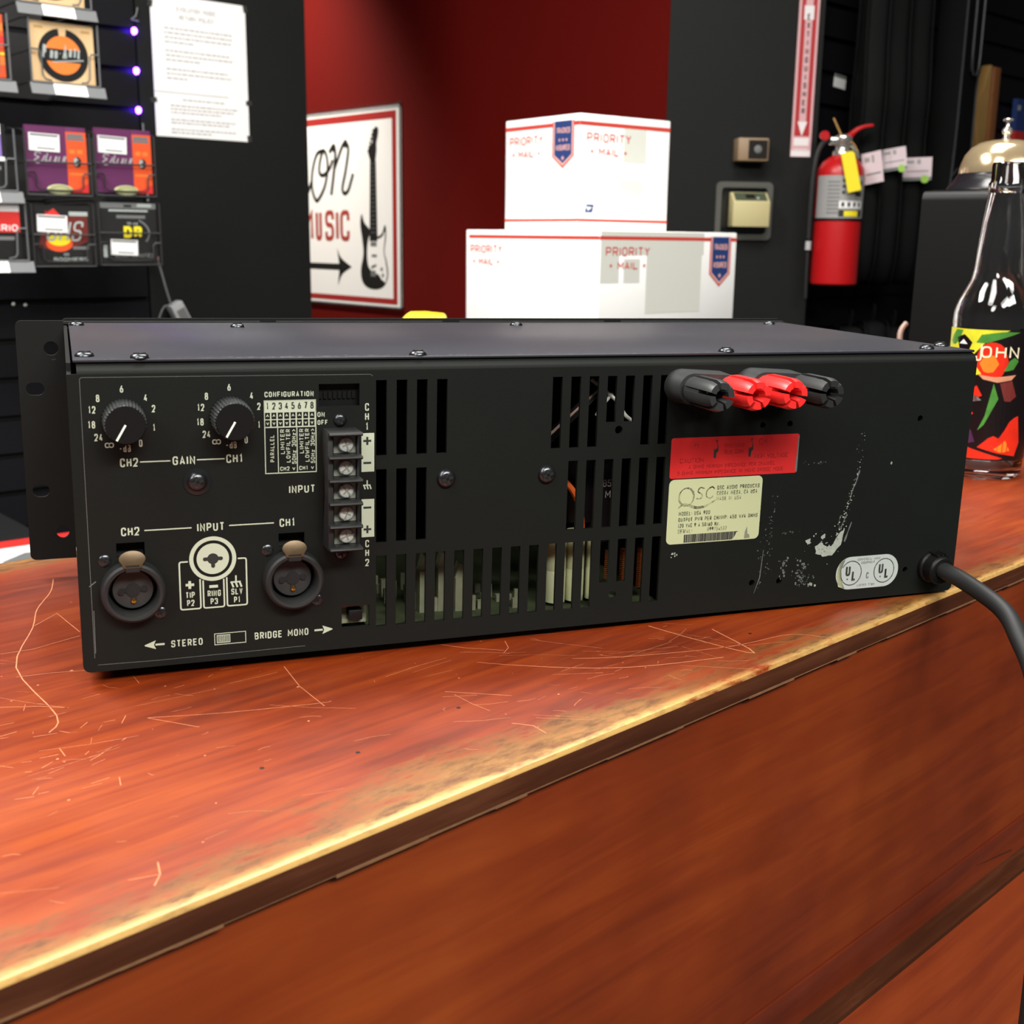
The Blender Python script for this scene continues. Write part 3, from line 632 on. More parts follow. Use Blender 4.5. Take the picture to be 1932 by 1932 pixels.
mb.prism([(1.0, 2), (D, 2), (D, H), (4, H), (4, H-3), (1.0, H-4)], 0.6, 2.2, 0, ax='x'); mb.prism([(1.0, 2), (D, 2), (D, H), (4, H), (1.0, H-4)], W-2.2, W-0.6, 0, ax='x')
mb.box(1.5, W-1.5, 1.7, D, 1.2, 2.6, 0); mb.box(2, W-2, D-3, D-1, 3, H-1, 1)
mb.build('chassis', ['panel', 'dark'], amp)
mb = MB(); mb.T = Matrix.Scale(mm, 4)
mb.prism(rounded(-0.6, 438, 3, H+3.0, 3), D+8, D+10.5, 0); mb.box(1, W-1, D, D+8, 4, H-2, 0)
for x0, x1 in ((0, 102), (111, 207), (217.5, 310), (321.7, 437)): mb.box(x0, x1, D+5, D+8.2, H+0.2, H+1.6, 1)
mb.build('front_panel', ['earm', 'dark'], amp)
mb = MB(); mb.T = Matrix.Scale(mm, 4)
mb.prism(rounded(-22.4, 0.4, 2.2, 127.4, 3, 5, (1, 0, 0, 1)), D-8, D-5.5, 0)
ear = mb.build('rack_ear', 'earm', amp)
cut = MB(); cut.T = Matrix.Scale(mm, 4)
cut.prism(circ(-6.0, 113.4, 3.6, 20), D-12, D, 0); cut.prism(circ(-5.8, 16.6, 3.4, 20), D-12, D, 0)
cut.prism(rounded(-19.2, -10.4, 89.4, 96, 3), D-12, D, 0); cut.prism(rounded(-19.2, -11, 36, 42.6, 3), D-12, D, 0)
boolean(ear, cut.build('cutter', 'dark', amp))
def pan_screw(name, x, y, z, r, ax, parent, m='darkscrew', h=None, rot=0.3):
    """domed crosshead screw; ax 'z' sits on a top, 'y' faces the viewer"""
    h = r*0.55 if h is None else h; b = MB(); b.T = Matrix.Translation((x*mm, y*mm, z*mm)) @ Matrix.Rotation(0 if ax == 'z' else PI/2, 4, 'X') @ Matrix.Scale(mm, 4) @ Matrix.Rotation(rot, 4, 'Z')
    b.lathe([(r*1.02, 0), (r, h*.35), (r*.82, h*.75), (r*.5, h*.97), (0.0001, h*1.05)], seg=24)
    s = r*.62; t = r*.16; k = h*1.08
    for a in (0, PI/2):
        c_, s_ = math.cos(a), math.sin(a)
        q = [(-s, -t), (s, -t), (s, t), (-s, t)]
        q = [(p[0]*c_-p[1]*s_, p[0]*s_+p[1]*c_) for p in q]
        b.prism(q, h*.55, k, 1, ax='z')
    return b.build(name, [m, 'socket'], parent)
for x, y in ((6.9, 163), (7.6, 13.2), (27.8, 5), (85, 150), (140.5, 5.5), (242, 158), (289.5, 5.5), (412, 163), (407, 9.5), (426, 22)):
    pan_screw('cover_screw', x, y, H+1.4, 3.7 if y < 30 else 3.6, 'z', amp)
for x, z, r in ((47.4, 76.7, 3.9), (152.0, 73.2, 4.1), (198.9, 72.8, 4.0)): pan_screw('panel_screw', x, 0, z, r, 'y', amp)
for z in (100.0, 42.9): pan_screw('panel_screw', 105.7, 0, z, 2.7, 'y', amp)
for x, z in ((47.4, 76.7),):
    mb = MB(); mb.lathe([(.0055, 0), (.0055, .0004), (.0038, .0006)], (x*mm, 0, z*mm), 'y'); mb.build('washer', 'darkscrew', amp)

# gain knobs
for i, x in enumerate((20.5, 61.3)):
    mb = MB(); mb.T = Matrix.Translation((x*mm, 0, 102.6*mm)) @ Matrix.Scale(mm, 4)
    n = 72; A = []; B = []; Cc = []
    for k in range(n):
        a = 2*PI*k/n; r = 8.35 if k % 2 == 0 else 7.85
        A.append(mb.P((r*math.cos(a), -0.6, r*math.sin(a)))); q = (7.75 if k % 2 == 0 else 7.25); B.append(mb.P((q*math.cos(a), -13.0, q*math.sin(a)))); Cc.append(mb.P((7.2*math.cos(a), -13.8, 7.2*math.sin(a))))
    for k in range(n):
        j = (k+1) % n; mb.f.append([A[k], A[j], B[j], B[k]]); mb.m.append(0); mb.f.append([B[k], B[j], Cc[j], Cc[k]]); mb.m.append(1)
    mb.f.append(Cc); mb.m.append(1)
    kb = mb.build('gain_knob', ['greyplast', 'black'], amp, angle=15)
    mb = MB(); mb.T = Matrix.Translation((x*mm, 0, 102.6*mm)) @ Matrix.Scale(mm, 4)
    stroke(mb, [(0, 0), (-3.5, -6.0)], .85, lambda a, c, k=0: (a, -13.86-k*.05, c)); mb.build('pointer', 'pointer', kb)

# combo input jacks
for x in (20.9, 85.1):
    jk = None
    mb = MB(); c0 = (x*mm, 0, 33.5*mm)
    mb.lathe([(.0126, 0), (.0126, .0035), (.0121, .0055), (.0112, .0062), (.0100, .0060), (.0094, .0050), (.0094, -.010)], c0, 'y', 40)
    jk = mb.build('input_jack', 'rubber', amp)
    mb = MB(); mb.lathe([(.0082, -.010), (.0082, -.0012), (.0078, -.0004), (.0026, -.0002), (.0024, -.0002), (.0024, -.012), (.00001, -.012)], c0, 'y', 32)
    mb.lathe([(.0094, -.0095), (.0080, -.0095)], c0, 'y', 32)
    co = mb.build('jack_core', 'greyplast', jk)
    mb = MB()
    for dx, dz in ((-4.6, -.6), (4.4, .2)): mb.cyl(((x+dx)*mm, -.00025, (33.5+dz)*mm), .00125, .0002, 'y', 14)
    for dx, dz, w_ in ((-3.2, -.2, 2.2), (3.0, .2, 2.2)): mb.box((x+dx-w_/2)*mm, (x+dx+w_/2)*mm, -.0003, 0, (33.5+dz-.8)*mm, (33.5+dz+.8)*mm)
    mb.cyl((x*mm, -.0001, 33.5*mm), .0027, .0003, 'y', 24); mb.box((x-.9)*mm, (x+1.0)*mm, -.0003, 0, 29.6*mm, 32*mm)
    mb.build('contact_holes', 'socket', jk)
    mb = MB(); mb.lathe([(.00115, 0), (.0009, .0006), (.0001, .0008)], ((x+.1)*mm, -.0002, 28.9*mm), 'y', 14); mb.build('contact_pin', 'gold', jk)
    mb = MB(); mb.T = Matrix.Translation((x*mm, -.0052, 47.4*mm)) @ Matrix.Rotation(math.radians(-14), 4, 'X') @ Matrix.Scale(mm, 4)
    mb.prism([(-3.4, -3.4), (3.4, -3.4), (4.1, -1.7)]+arcp(0, .2, 5.1, 3.4, -10, 190, 18)+[(-4.1, -1.7)], -.7, .7); mb.box(-3.2, 3.2, .5, 7, 1.0, 2.0)
    mb.build('latch_tab', 'brass', jk, bevel=.0002)
    mb = MB(); mb.box((x-2.6)*mm, (x+2.6)*mm, -.0066, -.0045, 42.6*mm, 45.4*mm); mb.build('latch_notch', 'socket', jk)
    mb = MB(); mb.box((x-5.4)*mm, (x+5.0)*mm, .006, .009, 46*mm, 53.6*mm); mb.build('latch_recess', 'dark', jk)
    for dx, dz in ((-10.2, 12.7), (10.4, -10.6)): pan_screw('jack_screw', x+dx, 0, 33.5+dz, 2.45, 'y', jk, h=.8)

# barrier strip
mb = MB(); mb.T = Matrix.Scale(mm, 4)
mb.box(98.2, 112.0, -5.5, 0, 47.0, 96.2, 0); mb.box(98.2, 100.4, -11, 0, 47.0, 96.2, 0); mb.box(110.9, 112.0, -8, 0, 47.0, 96.2, 0)
for k in range(6):
    z = 47.0+k*9.65
    mb.prism([(0, z), (0, z+1.5), (-13.4, z+1.5), (-14.2, z+.75), (-13.4, z)], 98.4, 112.2, 0, ax='x')
tb = mb.build('terminal_block', 'rubber', amp, bevel=.0002)
for k in range(5):
    z = 52.4+k*9.65
    mb = MB(); mb.T = Matrix.Scale(mm, 4); mb.box(101.6, 110.8, -6.3, -5.5, z-3.7, z+3.9); mb.build('clamp_plate', 'tin', tb)
    mb = MB(); mb.T = Matrix.Translation((106.4*mm, -6.3*mm, z*mm)) @ Matrix.Rotation(PI/2, 4, 'X') @ Matrix.Rotation((.3, 1.2, 2.3, .7, 1.9)[k], 4, 'Z') @ Matrix.Scale(mm, 4)
    mb.lathe([(3.35, 0), (3.3, 1.2), (2.8, 2.1), (1.7, 2.6), (.001, 2.75)], seg=28); mb.box(-3.0, 3.0, -.32, .32, 1.9, 2.78, 1); mb.box(-.32, .32, -1.7, 1.7, 1.9, 2.79, 1)
    mb.build('terminal_screw', ['screw', 'tin'], tb)
# configuration switch bank and bridge switch, behind their windows
mb = MB(); mb.T = Matrix.Scale(mm, 4); mb.box(96.4, 114.6, 4, 12, 105, 116); 
for k in range(8): mb.box(97.6+k*2.0, 98.8+k*2.0, 3.2, 4, 108.5, 111.5)
mb.build('switch_bank', 'black', amp)
mb = MB(); mb.T = Matrix.Scale(mm, 4); mb.box(105.2, 118.6, 8, 9, 8.8, 19.6, 0); mb.box(106.2, 117.6, 5, 8, 17.0, 17.9, 1); mb.box(106.2, 117.4, 4, 8, 10.0, 11.6, 0)
mb.build('bridge_switch', ['dust', 'copper'], amp)
mb = MB(); mb.T = Matrix.Scale(mm, 4); mb.box(109.4, 115.4, 1.6, 7, 11.8, 16.4); mb.build('switch_slider', 'black', amp, bevel=.0004)

# binding posts
for x0, x1 in ((263.4, 281.6), (300.2, 319.2)):
    mb = MB(); mb.T = Matrix.Scale(mm, 4); z = 111.2
    poly_ = arcp(x0, z, 8.2, 7.9, 90, 270, 14)+arcp(x1, z, 7.0, 6.8, -90, 90, 14)
    A = poly_; B = [(p[0]*1+0, p[1]) for p in arcp(x0, z, 7.4, 7.1, 90, 270, 14)+arcp(x1, z, 6.2, 6.0, -90, 90, 14)]
    ia = [mb.P((p[0], 0, p[1])) for p in A]; ib = [mb.P((p[0], -13, p[1])) for p in B]
    for k in range(len(A)): j = (k+1) % len(A); mb.f.append([ia[k], ia[j], ib[j], ib[k]]); mb.m.append(0)
    mb.f.append(ib); mb.m.append(0); mb.build('post_base', 'greyplast', amp)
for i, (x, mt) in enumerate(((263.4, 'greyplast'), (281.6, 'redplast'), (300.2, 'redplast'), (319.2, 'rubber'))):
    mb = MB(); mb.T = Matrix.Translation((x*mm, 0, 111.2*mm)) @ Matrix.Scale(mm, 4) @ Matrix.Rotation((.2, .1, .25, .15)[i], 4, 'Y')
    mb.lathe([(.01, 13), (5.6, 13), (5.6, 15)], (0, 0, 0), 'y', 24)
    for k in range(6):
        a0, a1 = math.radians(60*k+8), math.radians(60*k+52); n = 6
        an = [a0+(a1-a0)*j/n for j in range(n+1)]
        secs = []
        for h, ro, ri in ((15, 6.4, 2.6), (19, 7.0, 2.6), (34.5, 7.0, 2.7), (38.0, 6.0, 3.2)):
            secs.append([mb.P((ro*math.cos(a), -h, ro*math.sin(a))) for a in an]+[mb.P((ri*math.cos(a), -h, ri*math.sin(a))) for a in reversed(an)])
        for A, B in zip(secs, secs[1:]):
            for j in range(len(A)): q = (j+1) % len(A); mb.f.append([A[j], A[q], B[q], B[j]]); mb.m.append(0)
        mb.f.append(secs[0][::-1]); mb.m.append(0); mb.f.append(secs[-1]); mb.m.append(0)
    mb.lathe([(6.2, 15), (6.2, 28), (2.6, 28)], (0, 0, 0), 'y', 24); mb.lathe([(2.6, 20), (.01, 20)], (0, 0, 0), 'y', 16)
    po = mb.build('binding_post', mt, amp)
    if mt == 'redplast': po['label'] = 'red binding post cap'

# stickers
mb = MB(); Q = flat(-.00005, mm)
mb.T = None
poly(mb, rounded(260.6, 329.8, 67.7, 86.9, 1.2), Q, 0); poly(mb, [(328.6, 69), (329.8, 68.2), (329.8, 86), (329.2, 85.6), (329.0, 78)], Q, 2, 2)
text(mb, 'CH 2', 270.5, 82.0, 2.9, Q, 1, wd=.8, t=.28, width=8.6); text(mb, 'CH 1', 307.5, 82.3, 2.9, Q, 1, wd=.8, t=.28, width=7.6)
text(mb, 'RED OHMS', 289, 81.3, 2.0, Q, 1, wd=.8, t=.24, width=10.6); text(mb, 'BLK COM', 289, 78.4, 2.0, Q, 1, wd=.8, t=.24, width=10.2)
text(mb, 'CAUTION', 265.6, 74.9, 2.2, Q, 1, wd=.8, t=.24, width=12.4); text(mb, 'HIGH VOLTAGE', 305.4, 75.6, 2.2, Q, 1, wd=.8, t=.24, width=18.8)
text(mb, '4 OHMS MINIMUM IMPEDANCE PER CHANNEL', 270.4, 72.0, 1.9, Q, 1, wd=.7, t=.22, width=47); text(mb, '8 OHMS MINIMUM IMPEDANCE IN MONO BRIDGE MODE', 264.6, 69.2, 1.8, Q, 1, wd=.7, t=.22, width=57.5)
for x in (284.2, 303.0):
    poly(mb, [(x-.9, 76.7), (x+.3, 76.7), (x+.5, 79.2), (x+1.5, 80.0), (x+1.3, 82.6), (x+.9, 82.8), (x+.7, 81.0), (x, 81.4), (x-.2, 80.4), (x-1.0, 81.4)], Q, 3, 2); stroke(mb, [(x+1.0, 82.6), (x+.4, 84.6)], .3, Q, 3, lift=2); poly(mb, circ(x+.4, 84.9, .5, 10), Q, 3, 2)
wlb = mb.build('warning_label', ['redlab', 'redink', 'scuff', 'ink'], amp); wlb['label'] = 'red warning label'
mb = MB(); poly(mb, rounded(260.7, 311.0, 36.0, 67.2, 2.6), Q, 0)
q = [(a, b) for a, b in arcp(270.2, 58.6, 3.9, 4.3, 60, 420, 40)]
stroke(mb, q, .80, Q, 1, True, taper=[.45+.9*abs(math.cos(math.radians(60+360*k/40-35))) for k in range(40)])
stroke(mb, curve2([(266.2, 53.4), (268.6, 55.1), (271.5, 54.6), (276, 53.2), (281, 53.9), (286.0, 56.5)], 6), .95, Q, 1, taper=[.5+1.0*math.sin(PI*k/30) for k in range(31)])
stroke(mb, curve2([(279.6, 62.3), (277.4, 62.8), (276.2, 61.0), (278.4, 59.4), (278.0, 57.6), (275.4, 57.6)], 5), .62, Q, 1)
stroke(mb, curve2([(285.0, 61.9), (283.6, 62.9), (281.2, 61.4), (280.8, 58.6), (282.8, 57.4), (284.4, 58.4)], 5), .62, Q, 1)
for s, x, z, w_ in (('QSC AUDIO PRODUCTS', 286.3, 61.3, 23.2), ('COSTA MESA, CA USA', 286.3, 58.6, 22.2), ('MADE IN USA', 286.3, 56.0, 13.6), ('MODEL: USA 900', 266.6, 49.6, 16.8), ('OUTPUT PWR PER CH/IMP: 450 W/4 OHMS', 266.6, 46.7, 43.0), ('120 VAC 9 A 50/60 Hz.', 266.6, 43.8, 22.2), ('SERIAL:', 266.6, 41.0, 7.6), ('099704522', 282.4, 41.3, 10.6)):
    text(mb, s, x, z, 2.05, Q, 1, wd=.62, t=.40, width=w_)
rc = random.Random(5); x = 270.2; rect(mb, 270.0, 299.5, 36.5, 40.4, Q, 2, 2)
while x < 299: b_ = rc.choice([.25, .25, .5, .75]); rect(mb, x, x+b_, 36.5, 40.4, Q, 1, 3); x += b_+rc.choice([.25, .3, .55])
poly(mb, [(296, 36.4), (299.6, 36.4), (299.8, 40.6), (298.4, 39.8), (297.6, 38)], Q, 0, 4); poly(mb, [(303, 36.6), (306, 36.8), (305.6, 38.4), (304.6, 38.8), (304.2, 42.4), (303.2, 40)], Q, 2, 4)
mb.build('rating_label', ['paplab', 'labink', 'barcode'], amp)['label'] = 'cream maker and serial number label'
mb = MB(); poly(mb, rounded(358.0, 395.8, 5.6, 22.7, 8.4, 10), Q, 0)
for x, a0, a1 in ((367.1, 150, -165), (387.1, 0, 360)):
    stroke(mb, arcp(x, 14.1, 6.1, 6.3, a0, a1 if a1 > 0 else a1, 36), .5, Q, 1, a1 == 360)
    text(mb, 'U', x-3.4, 12.6, 5.6, Q, 1, wd=.52, t=1.15); text(mb, 'L', x+.5, 10.0, 5.4, Q, 1, wd=.5, t=1.15); poly(mb, circ(x-2, 11.0, .45, 8), Q, 1)
text(mb, 'C', 376.4, 10.6, 3.2, Q, 1, wd=.45, t=.45); text(mb, 'COMMERCIAL AUDIO', 370.4, 20.3, 1.3, Q, 1, wd=.6, t=.2, width=13.6); text(mb, 'EQUIPMENT', 372.9, 18.5, 1.3, Q, 1, wd=.6, t=.2, width=8.2); text(mb, 'LISTED 778Y', 371.4, 6.6, 1.3, Q, 1, wd=.6, t=.2, width=10.6)
poly(mb, [(366.4-8.0, 13), (360, 7.5), (364, 6.0), (362, 10), (361, 16), (363, 21.8), (359.6, 19.5)], Q, 2)
mb.build('approval_label', ['silver', 'labink', 'paplab'], amp)['label'] = 'silver oval approval sticker'

# mains lead
mb = MB(); c0 = (416.4*mm, 0, 14.2*mm)
mb.lathe([(.0085, 0), (.0085, .0020), (.0076, .0030), (.0076, .0085), (.0066, .0098), (.0046, .0098)], c0, 'y', 20)
for k in range(3): mb.box((416.4-3+k*2.6)*mm, (416.4-1.6+k*2.6)*mm, -.0085, -.0005, 20.6*mm, 22.6*mm)
mb.build('cord_grip', 'black', amp, bevel=.0003)
mb = MB(); cpts = [(0.4164, 0.005, .0142), (0.4168, -.012, .0142), (0.4190, -.0263, .0115), (0.4183, -.0516, .0060), (0.4138, -.0681, -.0023), (0.4084, -.0857, -.0152), (0.3995, -.1054, -.0421), (0.390, -.1228, -.0831), (0.386, -.130, -.14), (0.385, -.134, -.3), (0.386, -.138, -.6)]
mb.tube(cpts, .0044, 14, smooth=6); mb.build('power_cord', 'rubber', amp)

# what shows through the vents
mb = MB(); mb.T = Matrix.Scale(mm, 4); mb.box(119, 262, 6, 150, 4.5, 6.2, 0)
for k in range(46): x = rc.uniform(122, 196); y = rc.uniform(14, 60); a_ = rc.uniform(1.2, 3.2); mb.box(x, x+a_, y, y+a_*.8, 6.2, 6.2+rc.uniform(2, 9), 1)
mb.build('circuit_board', ['pcb', 'dust'], amp)
for x, y, z1 in ((149.5, 20, 26), (158.3, 20, 27), (166, 18, 22)):
    mb = MB(); mb.T = Matrix.Scale(mm, 4); mb.box(x-3, x+4, y, y+8, 6.2, z1, 0); mb.prism([(x-3, z1), (x+4, z1), (x+2, z1+5), (x-1, z1+7)], y+1, y+6, 0); mb.build('relay', 'dust', amp)
for x, r, z1 in ((211.5, 5.0, 41.5), (221.5, 4.4, 42), (230.5, 3.2, 40)):
    mb = MB(); mb.lathe([(r*mm, .008), (r*mm, .023), (r*.96*mm, .0234), (r*mm, .0240), (r*mm, z1*mm), (.001, (z1+1)*mm)], (x*mm, .016, 0), 'z', 24); mb.build('resistor_core', 'ivory', amp)
for x, y, z0, z1, r in ((238, 12, 18, 33, 2.6), (247.5, 16, 12, 31, 2.2), (255.2, 13, 12, 32, 2.2)):
    mb = MB(); t_ = []
    nt_ = int((z1-z0)/0.95)
    for k in range(nt_*8+1): a_ = k*PI/4; t_.append(((x+r*math.cos(a_))*mm, (y+r*math.sin(a_))*mm, (z0+k*.95/8)*mm))
    mb.tube(t_, .00036, 5, smooth=0); mb.build('choke_coil', 'copper', amp)
for x, z0, z1 in ((238, 34, 72), (227.5, 44, 76)):
    mb = MB(); mb.lathe([(.0001, z0*mm), (.010, z0*mm), (.010, z1*mm), (.0001, z1*mm)], (x*mm, .030, 0), 'z', 28); cp = mb.build('capacitor', 'lblk', amp)
    if x == 238:
        mb = MB(); qy = lambda a, c, k=0: (a*mm, .0199, c*mm)
        text(mb, '85', 236.2, 61, 3.4, qy, 0, wd=.55, t=.4); text(mb, 'M', 237.6, 55.5, 3.6, qy, 0, wd=.6, t=.4); mb.build('print', 'greytext', cp)
def wire(name, pts, r, m): b = MB(); b.tube([(p[0]*mm, p[1]*mm, p[2]*mm) for p in pts], r*mm, 8, smooth=5); b.build(name, m, amp)
wire('wire', [(215, 18, 66), (219, 14, 60), (221.5, 12, 52), (222.5, 12, 44)], 1.5, 'orange')
for k in range(4): wire('wire', [(206, 22, 86-k*2), (213, 16, 95-k*1.6), (222, 14, 104-k*1.5), (232, 18, 110-k)], .8, 'cordb' if k == 1 else 'black')
wire('wire', [(228, 20, 112), (236.6, 12, 104), (241, 10, 97), (245.6, 8, 92), (246.4, 10, 84)], .9, 'white'); wire('wire', [(226.0, 9, 97), (229, 10, 101), (237, 16, 106)], .8, 'white')
wire('wire', [(210.5, 14, 80), (212, 12, 62), (211.5, 12, 46)], 2.0, 'dust')
for i, x in enumerate((30, 395)):
    for y in (25, 150):
        h = (6.0-10.93*x*mm+10.1*y*mm)
        mb = MB(); mb.cyl((x*mm, y*mm, (1.3-h-1.0)*mm), .007, (h+1.0)*mm, 'z', 20); mb.build('rubber_foot', 'rubber', amp)

# ================================================================== things on the grooved wall at the left
YS, YP = 1.9975, 1.743                                       # wall face, plane of the hanging racks
def local_flat(y=0.0): return lambda x, z, k=0: (x, y-k*0.00012, z)
# taped notice
ntc = thing('paper_notice', 'white typed notice taped to the black wall beside the hanging packs', 'notice', wl(SLAT, 0.970, YS, 0.378), rz(SLAT))
PWd, PHt = 0.2159, 0.2794
mb = MB(); mb.box(0, PWd, -0.0010, -0.0002, 0, PHt); mb.build('sheet', 'paper', ntc)
mb = MB(); Q = local_flat(-0.0011)
text(mb, 'EVOLUTION MUSIC', PWd*.47, 0.250, .0085, Q, 0, wd=.6, t=.0011, align='c', width=.088); text(mb, 'RETURN POLICY', PWd*.47, 0.234, .0085, Q, 0, wd=.6, t=.0011, align='c', width=.078)
mb.build('title', 'greytext', ntc); mb = MB()
rt = random.Random(21)
def lines(zs_, x0, x1, last):
    for i, z in enumerate(zs_):
        e = last if i == len(zs_)-1 else x1-rt.uniform(0, .012)
        x = x0
        while x < e: wl_ = rt.uniform(.004, .013); rect(mb, x, min(e, x+wl_), z, z+.0022, Q, 0); x += wl_+.0022
lines((.214, .205, .196, .187), .028, .184, .092); lines((.170, .161, .152), .029, .184, .105); lines((.134, .125, .116), .029, .182, .075)
lines((.0745,), .062, .158, .158); lines((.062, .055, .048), .034, .188, .15); lines((.034, .0275), .034, .186, .17); lines((.0145, .008), .034, .188, .125)
mb.build('lettering', 'greytext', ntc)
mb = MB(); mb.box(0.0, PWd*.78, -.0016, -.0010, .0885, .0895); mb.build('crease', 'greytext', ntc)
for x, z, a in ((-.004, .26, 10), (PWd-.004, .272, -12), (PWd-.004, .006, -8), (PWd+.001, .085, 85), (-.003, .075, 80)):
    mb = MB(); mb.T = Matrix.Translation((x, -.0014, z)) @ Matrix.Rotation(math.radians(a), 4, 'Y'); mb.box(-.001, .009, -.0002, 0.0002, -.007, .007); mb.build('tape_piece', 'tape', ntc)
# violet lamps at the ends of the grooves
for i, (z, nm) in enumerate(((0.5785, 'topmost'), (0.502, 'middle'), (0.4255, 'lowest'))):
    mb = MB(); mb.T = Matrix.Translation((0, 0, 0)); mb.lathe([(.0001, .007), (.0040, .006), (.0052, .0025), (.0052, -.002)], (0, 0, 0), 'y', 16); 
    for k in range(len(mb.v)): mb.v[k] = (mb.v[k][0], mb.v[k][1], mb.v[k][2]*1.35)
    o = mb.build('led_light', 'led', None, wl(SLAT, 0.9325, YS-0.002, z), rz(SLAT)); tag(o, 'glowing violet light beside the white notice, '+nm+' of the three', 'led light', 'violet lights in the wall grooves')
mb = MB(); mb.tube([(0.006, 0, 0.02), (0, -.002, .003), (-.009, 0, -.004), (.006, -.002, -.006)], .0012, 6); o = mb.build('wire_clip', 'cordg', None, wl(SLAT, 0.936, YS-.003, 0.604), rz(SLAT)); tag(o, 'tiny grey wire clip above the violet lights', 'clip')
for x, z, nm in ((0.652, 0.0395, 'left smaller'), (0.675, 0.037, 'right larger')):
    mb = MB(); mb.lathe([(.0035, 0), (.003, .002), (.0001, .003)], (0, 0, 0), 'y', 14); o = mb.build('wall_screw', 'screw', None, wl(SLAT, x, YS, z), rz(SLAT)); tag(o, 'shiny screw head low on the grooved wall, '+nm+' of the pair', 'screw', 'screw heads on the grooved wall')

def rack(label, x0, x1, z0, z1, style, rail=None, grp='wire racks holding string packs'):
    """wire rack standing out from the wall: two arms, front frame, base wires; style 'l' = stub wires at the sides, 'bar' = one bar across"""
    m = 'wiregrey' if style == 'l' else 'wire'
    t = thing('wire_rack', label, 'rack', wl(SLAT, x0, YP, z0), rz(SLAT), grp)
    w_, h_ = x1-x0, z1-z0; r = .0017; yb = YS-YP-.001
    mb = MB()
    mb.tube([(0, 0, 0), (0, 0, h_)], r, 8, smooth=0); mb.tube([(w_, 0, 0), (w_, 0, h_)], r, 8, smooth=0)
    zm = h_*.52
    if style == 'l':
        for a, s in ((0, 1), (w_, -1)): mb.tube([(a, -.001, zm), (a+s*.014, -.001, zm), (a+s*.017, -.001, zm-.004), (a+s*.019, -.001, .012), (a+s*.023, -.001, .006), (a+s*.034, -.001, .004)], r*.9, 8, smooth=0)
    else:
        mb.tube([(0, -.001, zm), (w_, -.001, zm)], r, 8, smooth=0)
        for a, s in ((0, 1), (w_, -1)): mb.tube([(a, -.001, h_*.36), (a+s*.012, -.001, h_*.36), (a+s*.016, -.001, h_*.32), (a+s*.016, -.001, .014), (a+s*.022, -.001, .009), (a+s*.06, -.001, .008)], r*.9, 8, smooth=0)
    mb.tube([(0, 0, 0), (w_, 0, 0)], r, 8, smooth=0); mb.build('front_frame', m, t)
    for a in (0, w_):
        mb = MB(); mb.tube([(a, 0, h_), (a, .03, h_+.004), (a, yb, h_+.004)], r, 8, smooth=0); mb.tube([(a, 0, 0), (a, yb, 0)], r, 8, smooth=0); mb.tube([(a, 0, h_*.5), (a, yb, h_*.5)], r*.8, 8, smooth=0); mb.build('side_arm', 'wire', t)
    mb = MB(); mb.box(-.004, w_+.004, yb-.003, yb, -.004, h_+.01); mb.build('back_plate', 'wire', t)
    if rail:
        mb = MB(); mb.prism([(0.0, -.001), (-.0075, -.020), (-.006, -.0205), (.003, -.002)], -.004, w_+.008, ax='x'); mb.build('label_rail', 'rail', t)
        a, b = rail
        mb = MB(); mb.prism([(-.0018, -.001), (-.0102, -.0195), (-.0088, -.020), (-.0004, -.0015)], a, b, ax='x'); mb.build('shelf_tag', 'tagw', t)
        mb = MB(); mb.prism([(-.0030, -.0028), (-.0040, -.0052), (-.0036, -.0054), (-.0026, -.003)], a+.004, b-.005, ax='x'); mb.build('tag_print', 'packgry', t)
    return t
def pack(label, x0, x1, z0, z1, mats, draw, name='string_pack', cat='string pack', dy=.006, tilt=0):
    w_, h_ = x1-x0, z1-z0
    t = thing(name, label, cat, wl(SLAT, x0, YP+dy, z0), (math.radians(tilt), 0, math.radians(SLAT)), 'string packs on the grooved wall')
    mb = MB(); mb.box(0, w_, 0, .008, 0, h_); mb.build('envelope', mats[0], t, bevel=.0006)
    mb = MB(); draw(mb, w_, h_, local_flat(-.00015)); mb.build('artwork', mats, t)
    return t
def pricetag(par, x, z, w_, h_, rot=0):
    mb = MB(); mb.T = Matrix.Translation((x, -.0012, z)) @ Matrix.Rotation(math.radians(rot), 4, 'Y'); mb.box(0, w_, -.0004, .0004, 0, h_, 0)
    q = local_flat(-.0005); rect(mb, .002, w_-.003, h_*.84, h_*.95, q, 1); rect(mb, w_*.25, w_*.85, h_*.12, h_*.2, q, 1)
    mb.build('price_sticker', ['tagw', 'packgry'], par)
